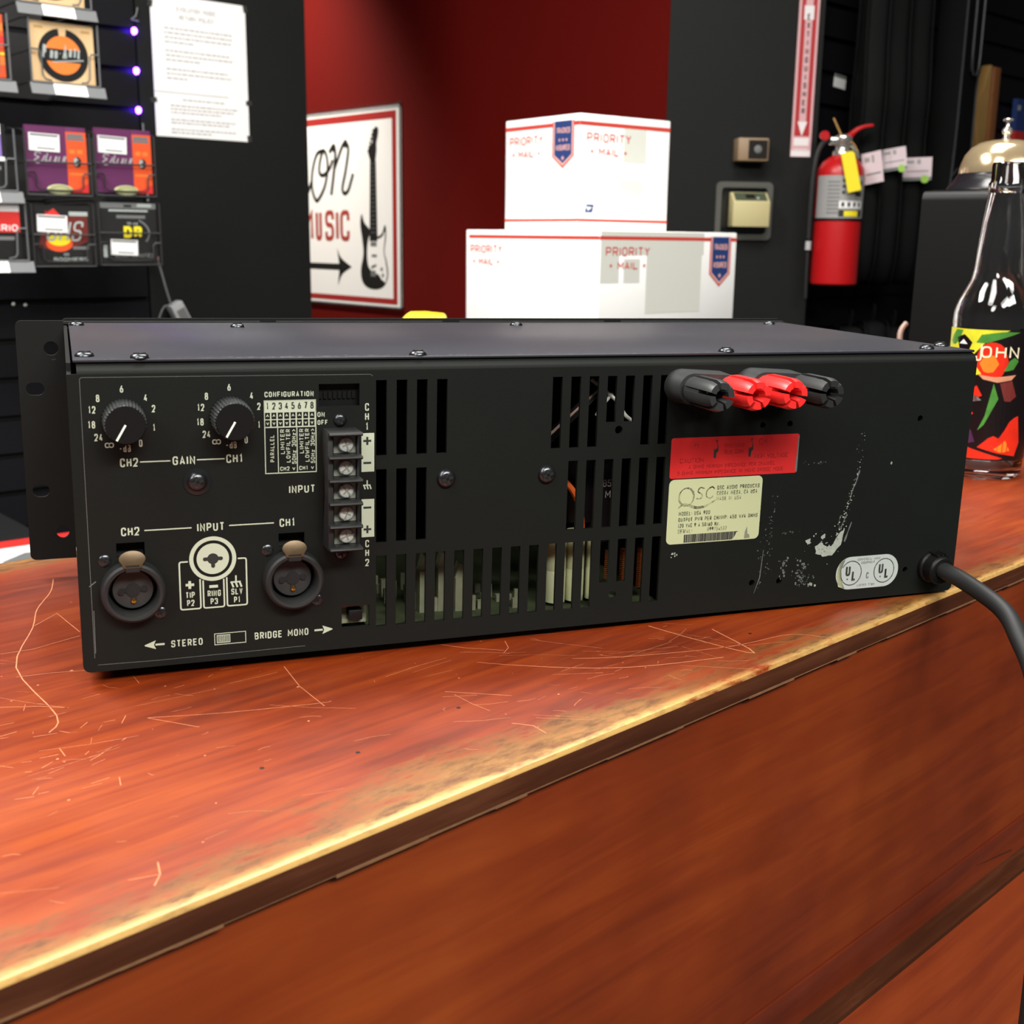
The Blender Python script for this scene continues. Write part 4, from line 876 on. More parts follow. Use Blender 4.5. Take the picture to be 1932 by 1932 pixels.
def art_round(mb, w_, h_, Q, warm):
    cx, cz = w_*.5, h_*.46
    rect(mb, 0, w_, 0, h_, Q, 0); poly(mb, circ(cx, cz, w_*.40, 36), Q, 1, 2)
    poly(mb, [(cx-w_*.07, h_*.98), (cx+w_*.07, h_*.98), (cx+w_*.05, cz+w_*.28), (cx-w_*.05, cz+w_*.28)], Q, 0, 3)
    poly(mb, circ(cx, cz, w_*.29, 36), Q, warm, 4); rect(mb, cx-w_*.31, cx+w_*.31, cz-w_*.10, cz+w_*.09, Q, 1, 5)
    for s, a, b, h2, wd_ in (('P', -.34, -.07, .19, .055), ('R', -.22, -.07, .12, .05), ('O', -.15, -.06, .11, .05), ('-', -.08, -.03, .1, .03), ('A', -.02, -.06, .21, .07), ('R', .08, -.03, .12, .05), ('T', .15, -.03, .14, .05), ('E', .22, -.03, .12, .05)):
        text(mb, s, cx+a*w_, cz+b*w_, h2*w_*1.1, Q, 5, wd=.5, t=.030*w_, width=wd_*w_, slant=.12, lift=7)
    stroke(mb, [(cx-.18*w_, cz-.11*w_), (cx+.32*w_, cz-.05*w_)], .018*w_, Q, 5, lift=8); rect(mb, w_*.06, w_*.2, h_*.88, h_*.92, Q, 3, 2); rect(mb, w_*.8, w_*.94, h_*.87, h_*.91, Q, 3, 2)
rack('grey wire rack cut by the top edge, holding the tan pack with a red disc', .615, .742, .563, .70, 'l', (.039, .095))
pack('tan square pack with a red disc, cut off by the top edge of the picture', .620, .732, .566, .676, ['tan', 'packblk', 'packgry', 'woodtan', 'redp', 'silver'], lambda mb, w_, h_, Q: art_round(mb, w_, h_, Q, 4))
rack('grey wire rack holding the tan pack with the orange disc', .629, .750, .434, .538, 'l', (.036, .094))
pack('tan square string pack with an orange disc in a black ring', .633, .744, .437, .536, ['tan', 'packblk', 'packgry', 'woodtan', 'orng', 'silver'], lambda mb, w_, h_, Q: art_round(mb, w_, h_, Q, 4))
rack('grey wire rack holding the orange pack, cut by the left edge near the top', .470, .593, .432, .540, 'l', (.03, .09))
def art_or(mb, w_, h_, Q):
    rect(mb, 0, w_, 0, h_, Q, 0); rect(mb, 0, w_, h_*.2, h_*.34, Q, 1, 2); rect(mb, 0, w_, h_*.52, h_*.66, Q, 2, 2); rect(mb, 0, w_, h_*.36, h_*.40, Q, 3, 2); rect(mb, 0, w_, h_*.74, h_*.86, Q, 1, 2)
pack('orange and red striped pack, cut off by the left edge of the picture', .476, .587, .436, .538, ['redwarm', 'orng', 'redp', 'yellow'], art_or)
def art_pur(mb, w_, h_, Q):
    rect(mb, 0, w_*.66, 0, h_, Q, 0); rect(mb, w_*.66, w_, 0, h_*.93, Q, 1, 1); rect(mb, w_*.68, w_*.95, h_*.84, h_*.9, Q, 3, 2); rect(mb, w_*.67, w_*.97, h_*.8, h_*.835, Q, 3, 2)
    for a in (.71, .84): rect(mb, w_*a, w_*(a+.09), h_*.60, h_*.66, Q, 5, 2)
    poly(mb, arcp(w_*.83, h_*.47, w_*.07, w_*.085, 0, 360, 20), Q, 6, 3); poly(mb, arcp(w_*.81, h_*.475, w_*.04, w_*.065, 0, 360, 16), Q, 2, 4); poly(mb, arcp(w_*.83, h_*.47, w_*.018, w_*.03, 0, 360, 10), Q, 6, 5)
    rect(mb, w_*.69, w_*.92, h_*.27, h_*.30, Q, 5, 2); poly(mb, [(w_*.66, 0), (w_, 0), (w_, h_*.14)], Q, 4, 2)
    x0, z0 = w_*.14, h_*.43                                  # script word
    stroke(mb, curve2([(x0+.10*w_, z0+.15*h_), (x0+.03*w_, z0+.17*h_), (x0+.0*w_, z0+.12*h_), (x0+.06*w_, z0+.09*h_), (x0-.01*w_, z0+.05*h_), (x0+.02*w_, z0), (x0+.10*w_, z0+.03*h_), (x0+.16*w_, z0+.12*h_)], 5), .016*w_, Q, 2, lift=3)
    for i, c in enumerate('LIXIR'): text(mb, c, x0+(.15+.072*i)*w_, z0+.03*h_, (.14 if c == 'L' else .09)*h_, Q, 2, wd=.5, t=.017*w_, slant=.35, lift=3)
for x0, x1, z0, z1, wh in ((.611, .719, .2495, .362, 'left'), (.735, .842, .252, .365, 'right')):
    rack('black wire rack holding the '+wh+' purple and orange pack', x0-.004, x1+.004, z0-.006, z1-.01, 'bar')
    p_ = pack('purple and orange string pack with white sticker, '+wh+' of the two alike', x0, x1, z0, z1, ['purple', 'redwarm', 'silver', 'packgry', 'redp', 'orng', 'packblk'], art_pur)
    pricetag(p_, .005, (z1-z0)*.62, .054, .030, 1.5)
    mb = MB(); mb.lathe([(.0001, .0026), (.0150, .0020), (.0165, 0), (.0001, 0)], (0, 0, 0), 'y', 28); mb.lathe([(.0120, .0031), (.0120, .0024)], (0, 0, 0), 'y', 20, 1); mb.build('oval_badge', ['olive', 'packgry'], p_, ((x1-x0)*.5, -.004, .004)).scale = (1.42, 1, .56)
rack('black wire rack holding the black pack with the fiery burst', .611, .722, .119, .226, 'bar')
def art_burst(mb, w_, h_, Q):
    rect(mb, 0, w_, 0, h_, Q, 0); poly(mb, [(w_*.05, h_*.3), (w_*.2, h_*.92), (w_*.45, h_*.8), (w_*.95, h_*.86), (w_*.95, h_*.4), (w_*.7, h_*.3), (w_*.4, h_*.22)], Q, 1, 2)
    poly(mb, [(w_*.12, h_*.8), (w_*.35, h_*.95), (w_*.5, h_*.8), (w_*.45, h_*.6)], Q, 4, 3); poly(mb, arcp(w_*.42, h_*.36, w_*.24, h_*.14, 0, 360, 20), Q, 2, 3); poly(mb, arcp(w_*.42, h_*.42, w_*.2, h_*.1, 0, 360, 20), Q, 3, 4)
    text(mb, 'GHS', w_*.18, h_*.40, h_*.34, Q, 5, wd=.5, t=.035*h_, width=w_*.62, slant=.25, lift=6)
    rect(mb, w_*.62, w_*.96, h_*.83, h_*.90, Q, 5, 5); rect(mb, w_*.66, w_*.95, h_*.26, h_*.31, Q, 6, 5); text(mb, 'BOOMERS', w_*.3, h_*.06, h_*.06, Q, 5, width=w_*.62, wd=.6, lift=5); rect(mb, w_*.48, w_*.58, h_*.15, h_*.2, Q, 6, 5)
p_ = pack('black string pack with a red and orange burst behind a white sticker', .616, .717, .122, .226, ['packblk', 'burst', 'redwarm', 'yellow', 'redp', 'silver', 'packgry'], art_burst); pricetag(p_, .004, .058, .054, .030, 2)
rack('black wire rack holding the black pack with yellow letters', .732, .850, .121, .233, 'bar')
def art_dr(mb, w_, h_, Q):
    rect(mb, 0, w_, 0, h_, Q, 0); rect(mb, 0, w_, h_*.90, h_*.99, Q, 2, 2); rect(mb, w_*.42, w_*.56, h_*.92, h_*.96, Q, 0, 3); rect(mb, w_*.66, w_*.92, h_*.93, h_*.98, Q, 3, 3); rect(mb, w_*.15, w_*.85, h_*.85, h_*.88, Q, 3, 2); rect(mb, w_*.28, w_*.8, h_*.74, h_*.79, Q, 2, 2)
    text(mb, '10-46', w_*.46, h_*.63, h_*.05, Q, 3, width=w_*.2, wd=.6, lift=2)
    stroke(mb, arcp(w_*.5, h_*.5, w_*.36, h_*.24, -35, 60, 14), w_*.03, Q, 2, lift=2)
    text(mb, 'DR', w_*.40, h_*.42, h_*.19, Q, 1, width=w_*.33, wd=.7, t=h_*.05, lift=4); text(mb, 'BLACK BEAUTIES', w_*.22, h_*.10, h_*.065, Q, 2, width=w_*.70, wd=.6, lift=3); rect(mb, w_*.02, w_*.09, h_*.1, h_*.3, Q, 3, 2)
p_ = pack('black string pack with big yellow letters and a low white sticker', .737, .845, .124, .235, ['packblk', 'yellow', 'packgry', 'silver'], art_dr); pricetag(p_, .016, .016, .052, .028, 2)
rack('grey wire rack cut by the left edge, holding the lilac and grey pack', .468, .590, .248, .352, 'l', (.03, .09))
def art_lil(mb, w_, h_, Q): rect(mb, 0, w_, 0, h_, Q, 0); rect(mb, 0, w_*.93, h_*.5, h_*.84, Q, 1, 2); rect(mb, 0, w_*.93, h_*.84, h_, Q, 2, 2); rect(mb, w_*.5, w_*.97, h_*.44, h_*.5, Q, 2, 3); rect(mb, w_*.3, w_*.9, h_*.3, h_*.36, Q, 3, 3)
pack('lilac, white and black pack, cut off by the left edge of the picture', .470, .577, .250, .360, ['packblk', 'lilac', 'tagw', 'packgry'], art_lil)
rack('grey wire rack at the left edge, lowest, holding the red and white pack', .478, .600, .129, .236, 'l', (.02, .085))
def art_rw(mb, w_, h_, Q): rect(mb, 0, w_, 0, h_, Q, 0); rect(mb, 0, w_, h_*.47, h_*.82, Q, 1, 2); rect(mb, 0, w_, h_*.82, h_, Q, 2, 2); text(mb, 'DADDARIO', w_*.12, h_*.49, h_*.11, Q, 2, width=w_*.84, wd=.6, lift=4); rect(mb, w_*.4, w_*.9, h_*.34, h_*.40, Q, 3, 3); rect(mb, w_*.3, w_*.6, h_*.02, h_*.16, Q, 4, 3)
pack('white, red and dark pack, lowest of those cut by the left edge', .482, .591, .130, .232, ['packblk', 'redp', 'tagw', 'packgry', 'orng'], art_rw)

# power brick hanging on its lead in front of the wall
ps = thing('power_adapter', 'pale grey power brick hanging on grey leads in front of the black wall', 'power adapter', wl(SLAT, 0.966, YS-.03, 0.03), rz(SLAT))
mb = MB(); mb.T = Matrix.Rotation(math.radians(-27), 4, 'Y'); mb.box(-.004, .025, -.014, .014, -.062, 0, 0); mb.build('brick', 'psu', ps, bevel=.002)
mb = MB(); mb.T = Matrix.Rotation(math.radians(-27), 4, 'Y'); mb.box(.002, .022, -.0146, -.0138, -.050, -.014, 0); mb.build('rating_plate', 'cordg', ps)
mb = MB(); mb.tube([(.004, 0, .0), (-.006, 0, .035), (-.014, .004, .075), (-.022, .010, .11), (-.026, .018, .16), (-.028, .022, .37)], .0021, 8); mb.build('lead', 'cordg', ps)
mb = MB(); mb.tube([(.0, 0, -.004), (-.012, -.004, .0), (-.024, -.004, -.018), (-.030, 0, -.05), (-.03, 0, -.12)], .0016, 8); mb.build('thin_lead', 'cordg', ps)
mb = MB(); mb.lathe([(.0001, 0), (.006, 0), (.006, .008), (.0001, .008)], (-.030, .0, .098), 'x', 10); mb.build('pink_tab', 'cardpink', ps)

# banner on the red wall
YG = 2.0107
bn = thing('banner', 'white banner with a red border, black arrow and electric guitar on the red wall', 'banner', wl(SIGN, 0, YG, 0), rz(SIGN))
mb = MB(); mb.box(-3.42, -2.438, -.002, -.0004, -.030, .552); mb.build('sheet', 'banner', bn)
mb = MB(); Q = local_flat(-.0021)
for a, b, c, d in ((-3.40, -2.454, .516, .537), (-3.40, -2.454, -.020, -.003), (-2.475, -2.454, -.003, .516), (-3.40, -3.38, -.003, .516)): rect(mb, a, b, c, d, Q, 0)
L_ = lambda pts: [(-a, b) for a, b in pts]
stroke(mb, curve2(L_([(2.833, .439), (2.87, .43), (2.897, .38), (2.902, .33), (2.885, .293), (2.866, .292), (2.83, .33), (2.812, .38), (2.815, .42), (2.833, .439), (2.852, .41), (2.858, .375), (2.835, .365), (2.80, .385), (2.783, .41)]), 5), .012, Q, 1, lift=2)
stroke(mb, curve2(L_([(2.80, .432), (2.778, .45), (2.768, .43), (2.775, .38), (2.794, .305)]), 5), .013, Q, 1, lift=3)
stroke(mb, curve2(L_([(2.776, .38), (2.755, .41), (2.725, .452), (2.703, .452), (2.698, .43), (2.715, .37), (2.732, .325), (2.722, .308), (2.70, .318), (2.674, .365)]), 5), .012, Q, 1, lift=2)
poly(mb, circ(-2.776, .446, .012, 12), Q, 1, 4); poly(mb, circ(-2.712, .455, .012, 12), Q, 1, 4)
stroke(mb, curve2(L_([(2.955, .41), (2.965, .35), (2.955, .30), (2.93, .31), (2.902, .35)]), 5), .012, Q, 1, lift=2); poly(mb, circ(-2.945, .455, .009, 12), Q, 1, 2)
for c, x0, x1 in (('M', 2.985, 2.90), ('U', 2.886, 2.850), ('S', 2.832, 2.782), ('I', 2.770, 2.762), ('C', 2.748, 2.697)): text(mb, c, -x0, .164, .094, Q, 2, wd=.5, t=.0145, width=max(.012, x0-x1), lift=2)
rect(mb, -3.05, -2.752, .075, .094, Q, 1, 2); poly(mb, curve2(L_([(2.768, .143), (2.745, .112), (2.689, .086)]), 4)+curve2(L_([(2.689, .086), (2.742, .062), (2.766, .026)]), 4)[1:]+L_([(2.757, .075), (2.757, .094)]), Q, 1, 3)
# guitar drawing
body = curve2(L_([(2.583, .195), (2.618, .22), (2.632, .246), (2.640, .215), (2.630, .165), (2.626, .125), (2.640, .08), (2.634, .045), (2.606, .026), (2.560, .022), (2.520, .034), (2.500, .066), (2.506, .105), (2.517, .135), (2.510, .17), (2.508, .20), (2.515, .213), (2.528, .19), (2.548, .180), (2.566, .184)]), 5)
poly(mb, body, Q, 1, 2)
poly(mb, curve2(L_([(2.584, .190), (2.598, .172), (2.606, .13), (2.600, .09), (2.575, .072), (2.548, .066), (2.530, .05), (2.512, .052), (2.505, .07), (2.512, .105), (2.521, .135), (2.516, .165), (2.514, .195), (2.526, .180), (2.548, .172), (2.566, .178)]), 4), Q, 3, 3)
poly(mb, L_([(2.585, .40), (2.556, .40), (2.552, .165), (2.592, .165)]), Q, 1, 4); rect(mb, -2.588, -2.556, .150, .163, Q, 4, 5); rect(mb, -2.582, -2.556, .118, .126, Q, 4, 5); poly(mb, L_([(2.585, .082), (2.560, .090), (2.558, .098), (2.584, .092)]), Q, 4, 5); poly(mb, L_([(2.588, .06), (2.562, .06), (2.562, .078), (2.588, .078)]), Q, 4, 5)
for x, z in ((2.532, .083), (2.526, .065), (2.516, .05)): poly(mb, circ(-x, z, .006, 10), Q, 3 if z < .06 else 4, 6)
for k in range(17): rect(mb, -2.584+.0005*k*0, -2.558, .19+.0125*k, .1915+.0125*k, Q, 4, 6)
poly(mb, curve2(L_([(2.584, .40), (2.594, .425), (2.588, .44), (2.572, .452), (2.570, .478), (2.556, .496), (2.542, .490), (2.545, .470), (2.552, .45), (2.552, .43), (2.558, .40)]), 4), Q, 1, 4)
for k in range(6): poly(mb, circ(-2.592+k*.0052, .428+.0115*k, .0052, 8), Q, 1, 5)
mb.build('printing', ['bannerred', 'inkblk', 'brownred', 'banner', 'packgry'], bn)
mb = MB()
for a, b, c, d in ((-3.42, -2.434, .548, .560), (-3.42, -2.434, -.036, -.026), (-2.4385, -2.430, -.036, .560)): mb.box(a, b, -.004, -.0022, c, d)
mb.build('clear_hem', 'cplast', bn)

# ================================================================== things on the black wall at the right
KB = 1.0155
def bw(u, z): return (0.1277+(u-0.1277)*KB, 0.179+(z-0.179)*KB)
def bl(u, z, y=0.0): a, b = bw(u, z); return wl(BLK, a, YB+y, b)
sn = thing('wall_sensor', 'small beige wall box with a dark lens above the thermostat', 'sensor', bl(.893, .356), rz(BLK))
mb = MB(); mb.box(0, .072, -.045, -.0002, 0, .051); mb.build('housing', 'beiged', sn, bevel=.003)
mb = MB(); mb.box(.024, .068, -.0462, -.0449, .005, .046, 0); mb.lathe([(.0001, .0006), (.008, .0004), (.009, 0)], (.046, -.0462, .026), 'y', 20, 1); mb.build('lens', ['lens', 'packgry'], sn)
th = thing('thermostat', 'beige thermostat inside a clear plastic guard on the black wall', 'thermostat', bl(.857, .182), rz(BLK))
mb = MB(); gw, gh = .135, .132
mb.prism(rounded(0, gw, 0, gh, .012), -.002, -.0003, 0); mb.build('guard_plate', 'cplast', th)
mb = MB()
fr = rounded(0, gw, 0, gh, .012, 5); n = len(fr); fi = rounded(.013, gw-.013, .013, gh-.013, .008, 5)
for y0, y1 in ((-.0021, -.010),):
    A = [mb.P((p[0], y0, p[1])) for p in fr]; B = [mb.P((p[0], y1, p[1])) for p in fr]; C2 = [mb.P((p[0], y1, p[1])) for p in fi]; D2 = [mb.P((p[0], y0, p[1])) for p in fi]
    for k in range(n):
        j = (k+1) % n
        for U_, V_ in ((A, B), (B, C2), (C2, D2)): mb.f.append([U_[k], U_[j], V_[j], V_[k]]); mb.m.append(0)
mb.build('guard_rim', 'guard', th)
mb = MB(); mb.prism([(-.0105, .030), (-.052, .030), (-.052, .086), (-.022, .108), (-.0105, .108)], .030, .117, 0, ax='x'); mb.build('body', 'beige', th, bevel=.0015)
mb = MB(); mb.T = Matrix.Translation((0, -.0374, .0975)) @ Matrix.Rotation(math.radians(-53.7), 4, 'X'); mb.box(.036, .111, -.0006, .0004, -.0145, .0150, 0); mb.box(.062, .084, -.0012, -.0005, -.007, .007, 1); mb.lathe([(.0001, .002), (.003, .0012), (.0035, 0)], (.09, -.0006, -.006), 'y', 12, 2); mb.build('display', ['lcd', 'lens', 'silver'], th)
fs = thing('extinguisher_sign', 'tall narrow red and white fire extinguisher sign with a down arrow', 'sign', bl(1.0275, .370), rz(BLK))
mb = MB(); sw_, sh_ = .0478, .52; mb.box(0, sw_, -.0016, -.0004, 0, sh_, 0); mb.build('strip', 'signpink', fs)
mb = MB(); Q = local_flat(-.0017)
rect(mb, .001, sw_-.001, 0.001, .014, Q, 2); rect(mb, .006, sw_-.006, .046, .30, Q, 0); rect(mb, .006, sw_-.006, .30, .52, Q, 0); rect(mb, .006, sw_-.006, .016, .042, Q, 2, 1); rect(mb, .006, sw_-.006, .018, .025, Q, 1, 2)
rect(mb, .0155, sw_-.0155, .077, .40, Q, 1, 2); poly(mb, [(.0125, .078), (sw_-.0125, .078), (sw_/2, .046)], Q, 2, 3); rect(mb, .0125, sw_-.0125, .300, .330, Q, 2, 3)
for i, c in enumerate('EXTINGUISHER'): text(mb, c, sw_/2, .300-.0186*i, .0125, Q, 3, wd=.6, t=.0024, align='c', lift=5)
for i, c in enumerate('FIRE'): text(mb, c, sw_/2, .455-.0186*i, .0125, Q, 2, wd=.6, t=.0024, align='c', lift=5)
mb.build('printing', ['signred', 'signpink', 'signwhite', 'ink'], fs)
# fire extinguisher
ex = thing('fire_extinguisher', 'red fire extinguisher hung on the black wall under the arrow sign', 'fire extinguisher', bl(1.128, .083, -.062), rz(BLK))
mb = MB(); R = .0535
mb.lathe([(.0001, .004), (R*.9, .001), (R*.985, .004), (R, .010), (R, .248), (R*.97, .262), (R*.80, .277), (R*.52, .288), (.021, .292), (.0001, .292)], (0, 0, 0), 'z', 40); mb.build('cylinder', 'exred', ex)
mb = MB(); a0, a1 = math.radians(185), math.radians(345)
mb.lathe([(R+.0005, .152), (R+.0006, .246)], (0, 0, 0), 'z', 40, 0, a0=a0, a1=a1)
def qc(r): return lambda x, z, k=0: ((r+k*.0002)*math.sin(x/r), -(r+k*.0002)*math.cos(x/r), z)
Q = qc(R+.0007)
def crect(mb, x0, x1, z0, z1, Q, m=0, lift=1):
    n = max(1, int((x1-x0)/.004))
    for q in range(n): rect(mb, x0+(x1-x0)*q/n, x0+(x1-x0)*(q+1)/n, z0, z1, Q, m, lift)
for k in range(9): crect(mb, -.046, -.018, .162+.0085*k, .165+.0085*k, Q, 1)
for k in range(3): crect(mb, -.013, -.006, .205+.013*k, .212+.013*k, Q, 2); crect(mb, .020, .040, .200+.012*k, .210+.012*k, Q, 2); crect(mb, -.003, .016, .207+.013*k, .209+.013*k, Q, 1)
crect(mb, -.018, .043, .174, .190, Q, 3)
for k in range(4): crect(mb, -.013+.014*k, -.006+.014*k, .177, .187, Q, 2, 2)
crect(mb, -.018, .043, .155, .170, Q, 2); crect(mb, -.006, .030, .156, .168, Q, 4, 2)
mb.build('instruction_label', ['exgrey', 'packgry', 'ink', 'tagw', 'yellow'], ex)
mb = MB(); mb.lathe([(R+.0012, .146), (R+.0018, .149), (R+.0012, .152)], (0, 0, 0), 'z', 40); mb.build('band', 'black', ex)
mb = MB(); mb.lathe([(.022, .286), (.022, .300), (.016, .304), (.016, .318), (.019, .320), (.019, .334), (.012, .338), (.0001, .338)], (0, 0, 0), 'z', 24); mb.box(-.032, .018, -.011, .011, .314, .331); mb.build('valve', 'chrome', ex, bevel=.001)
mb = MB(); mb.lathe([(.0001, 0), (.0105, 0), (.0105, .008), (.0001, .008)], (-.047, -.004, .334), 'y', 18); mb.lathe([(.004, -.02), (.004, 0)], (-.047, -.004, .334), 'y', 12); mb.build('hose_clamp', 'exred', ex)
mb = MB(); pf = curve2([(-.004, .336), (.012, .341), (.028, .353), (.046, .360), (.066, .362)], 4); pb = curve2([(.066, .356), (.045, .352), (.028, .343), (.016, .330), (.0, .325)], 4); mb.prism(pf+pb, -.010, .010); mb.build('top_lever', 'exred', ex, bevel=.001)
mb = MB(); mb.prism([(.010, .322), (.024, .318), (.036, .300), (.040, .285), (.035, .284), (.028, .297), (.018, .308), (.008, .312)], -.009, .009); mb.build('carry_handle', 'tin', ex, bevel=.001)
mb = MB(); mb.tube([(-.026, 0, .322), (-.044, -.006, .322), (-.060, -.010, .300), (-.068, -.012, .255), (-.070, -.012, .20), (-.069, -.010, .105)], .0058, 10); mb.tube([(-.069, -.010, .075), (-.068, -.008, .02), (-.066, -.006, -.03)], .0045, 10); mb.build('hose', 'rubber', ex)
mb = MB(); mb.lathe([(.0001, 0), (.0068, 0), (.0068, .020), (.0001, .020)], (-.069, -.010, .080), 'z', 14); mb.build('nozzle', 'psu', ex)
mb = MB(); mb.tube([(-.006, -.011, .330), (-.030, -.012, .372)], .0020, 6, smooth=0); mb.tube([(-.004, -.0115, .331), (.02, -.013, .318), (.030, -.016, .300)], .0012, 6); mb.build('safety_tie', 'woodtan', ex)
mb = MB(); mb.T = Matrix.Translation((-.026, -.0625, .292)) @ Matrix.Rotation(math.radians(-13), 4, 'Y') @ Matrix.Rotation(math.radians(-6), 4, 'X'); mb.prism([(0, 0), (.026, 0), (.031, -.006), (.031, -.088), (0, -.088)], -.0006, .0006); mb.build('inspection_tag', 'ylw', ex)

# ================================================================== soft cases on the far wall
def gl(u, z, y=0.0): return wl(GIG, u, 1.282+y, z)
mb = MB(); mb.box(0, .050, -.0012, -.0002, 0, .030, 0); mb.box(0, .050, -.0014, -.0002, .023, .031, 1); o = mb.build('price_label', ['tagw', 'packgry'], None, gl(2.448, .548), (0, math.radians(4), math.radians(GIG))); tag(o, 'small white price label on the dark grooved wall beside the red sign', 'price label')
def bag_outline(w_, L_, nk):
    """half outline of a hanging guitar bag, head up: (half width, height above the bottom)"""
    h = w_/2
    return curve2([(0.0, 0.0), (h*.55, .006*L_), (h*.92, .06*L_), (h, .14*L_), (h*.86, .25*L_), (h*.72, .32*L_), (h*.80, .40*L_), (h*.70, .47*L_), (nk, .55*L_), (nk*.92, .75*L_), (nk*1.05, .92*L_), (nk*.8, .99*L_), (0, L_)], 4)
def gig_bag(label, u, z, w_, L_, dep, yaw, off, nk=.045):
    t = thing('gig_bag', label, 'guitar bag', gl(u, z, -off), (0, 0, math.radians(GIG+yaw)), 'black guitar bags hung on the far wall')
    half = bag_outline(w_, L_, nk); out = half+[(-a, b) for a, b in reversed(half[1:-1])]
    mb = MB(); mb.prism(out, -dep/2, dep/2); mb.build('shell', 'bag', t, bevel=min(.02, dep*.3), bseg=3)
    for y in (-dep/2, dep/2):
        mb = MB(); mb.tube([(a*1.0, y, b) for a, b in out]+[(out[0][0], y, out[0][1])], .0026, 6, smooth=0); mb.build('piping', 'bag', t)
    mb = MB(); mb.box(-nk*.8, nk*.8, -dep/2-.006, -dep/2, L_*.7, L_*.72); mb.build('strap', 'bag', t); mb = MB(); mb.tube([(0, 0, L_-.004), (.012, 0, L_+.035), (-.012, 0, L_+.035), (0, 0, L_-.004)], .004, 6); mb.build('hanging_loop', 'bag', t)
    return t
def hang_tag(par, x, y, z, w_, h_, yaw, tilt, dot=True):
    mb = MB(); mb.T = Matrix.Translation((x, y, z)) @ Matrix.Rotation(math.radians(yaw), 4, 'Z') @ Matrix.Rotation(math.radians(tilt), 4, 'Y'); mb.box(-w_/2, w_/2, -.0006, .0006, 0, h_, 0)
    q = local_flat(-.0007); rect(mb, -w_*.35, -w_*.1, h_*.7, h_*.85, q, 1); rect(mb, 0, w_*.12, h_*.66, h_*.9, q, 1); rect(mb, -w_*.35, w_*.4, h_*.28, h_*.33, q, 2)
    if dot: rect(mb, -w_/2, w_/2, -h_*.16, -h_*.02, q, 2); poly(mb, arcp(w_*.28, -h_*.1, w_*.14, h_*.2, 0, 360, 16), q, 3, 3)
    mb.build('tag', ['pinktag', 'greytext', 'packgry', 'green'], par)
b1 = gig_bag('black guitar bag with the plain pink tag, nearest the fire extinguisher', 2.415, .085, .16, 1.02, .050, 45, .12)
hang_tag(b1, -.098, -.004, .228, .048, .070, -128, -10, False)
b2 = gig_bag('black guitar bag with the green dotted tag, second from the fire extinguisher', 2.505, .080, .17, 1.06, .050, 45, .12)
hang_tag(b2, -.098, .0, .272, .058, .044, -108, -9)
b3 = gig_bag('black guitar bag with the brightest pink tag, third from the fire extinguisher', 2.605, .080, .17, 1.08, .050, 45, .12)
hang_tag(b3, -.098, -.002, .254, .068, .046, -100, -2)
for i, (u, dz) in enumerate(((2.41, 0), (2.51, .010), (2.61, -.008))):
    gig_bag('folded black bag low on the far wall, '+('first', 'second', 'third')[i]+' from the left below the tagged ones', u, -.62+dz, .15, .60, .056, 45, .12, .05)
gc = thing('guitar_case', 'tall black case with grey piping before the far wall, behind the bell', 'guitar case', gl(2.83, -.75, -.11), (0, 0, math.radians(GIG+10)))
half = [(0, 0), (.07, .01), (.085, .08), (.085, .92), (.078, 1.06), (.064, 1.24), (.060, 1.80), (.04, 1.95), (0, 1.97)]
hf = curve2(half, 4); out = hf+[(-a, b) for a, b in reversed(hf[1:-1])]
mb = MB(); mb.prism(out, -.035, .035); mb.build('shell', 'bag', gc, bevel=.012, bseg=3)
mb = MB(); mb.tube([(a*.99, -.036, b) for a, b in out]+[(0, -.036, 0)], .0026, 6, smooth=0); mb.build('piping', 'piping', gc)
mb = MB(); mb.tube([(-.012, -.042, 1.9), (-.012, -.042, 1.40), (-.008, -.042, 1.365), (.006, -.042, 1.35), (.03, -.042, 1.35), (.044, -.042, 1.365), (.048, -.042, 1.40), (.048, -.042, 1.9)], .0030, 6, smooth=0); mb.build('pocket_seam', 'piping', gc)
mb = MB(); mb.tube([(-.066, -.038, 1.10), (-.03, -.038, 1.118), (.03, -.038, 1.115), (.055, -.038, 1.10), (.06, -.038, 1.02)], .0022, 6); mb.build('lower_seam', 'piping', gc)
mb = MB(); mb.box(-.010, .046, -.041, -.034, 1.355, 1.9); mb.build('neck_pocket', 'bag', gc, bevel=.003)
wd = thing('wooden_piece', 'slim tan and orange wooden piece with a bowed left edge beside the black case', 'wooden piece', gl(3.135, .40, -.006), rz(GIG))
mb = MB(); mb.prism([(.020, .265), (-.005, .20), (-.042, .165), (-.040, .13), (.010, 0), (.034, 0), (.034, .265)], -.030, -.004); mb.build('front_board', 'woodtan', wd, bevel=.002)
mb = MB(); mb.box(.040, .078, -.034, -.004, 0, .262); mb.build('side_board', 'woodor', wd, bevel=.003)
rp = thing('hanging_packet', 'red and dark blue packet cut by the right edge of the picture, above the bell', 'packet', gl(3.37, .505, -.012), rz(GIG))
mb = MB(); mb.box(0, .09, -.01, .01, -.03, .0, 0); mb.build('red_card', 'redp', rp); mb = MB(); mb.box(.004, .09, -.008, .008, .0, .09, 0); mb.build('blue_card', 'navy', rp); mb = MB(); mb.box(.004, .02, -.010, -.009, .058, .072); mb.build('white_patch', 'silver', rp)

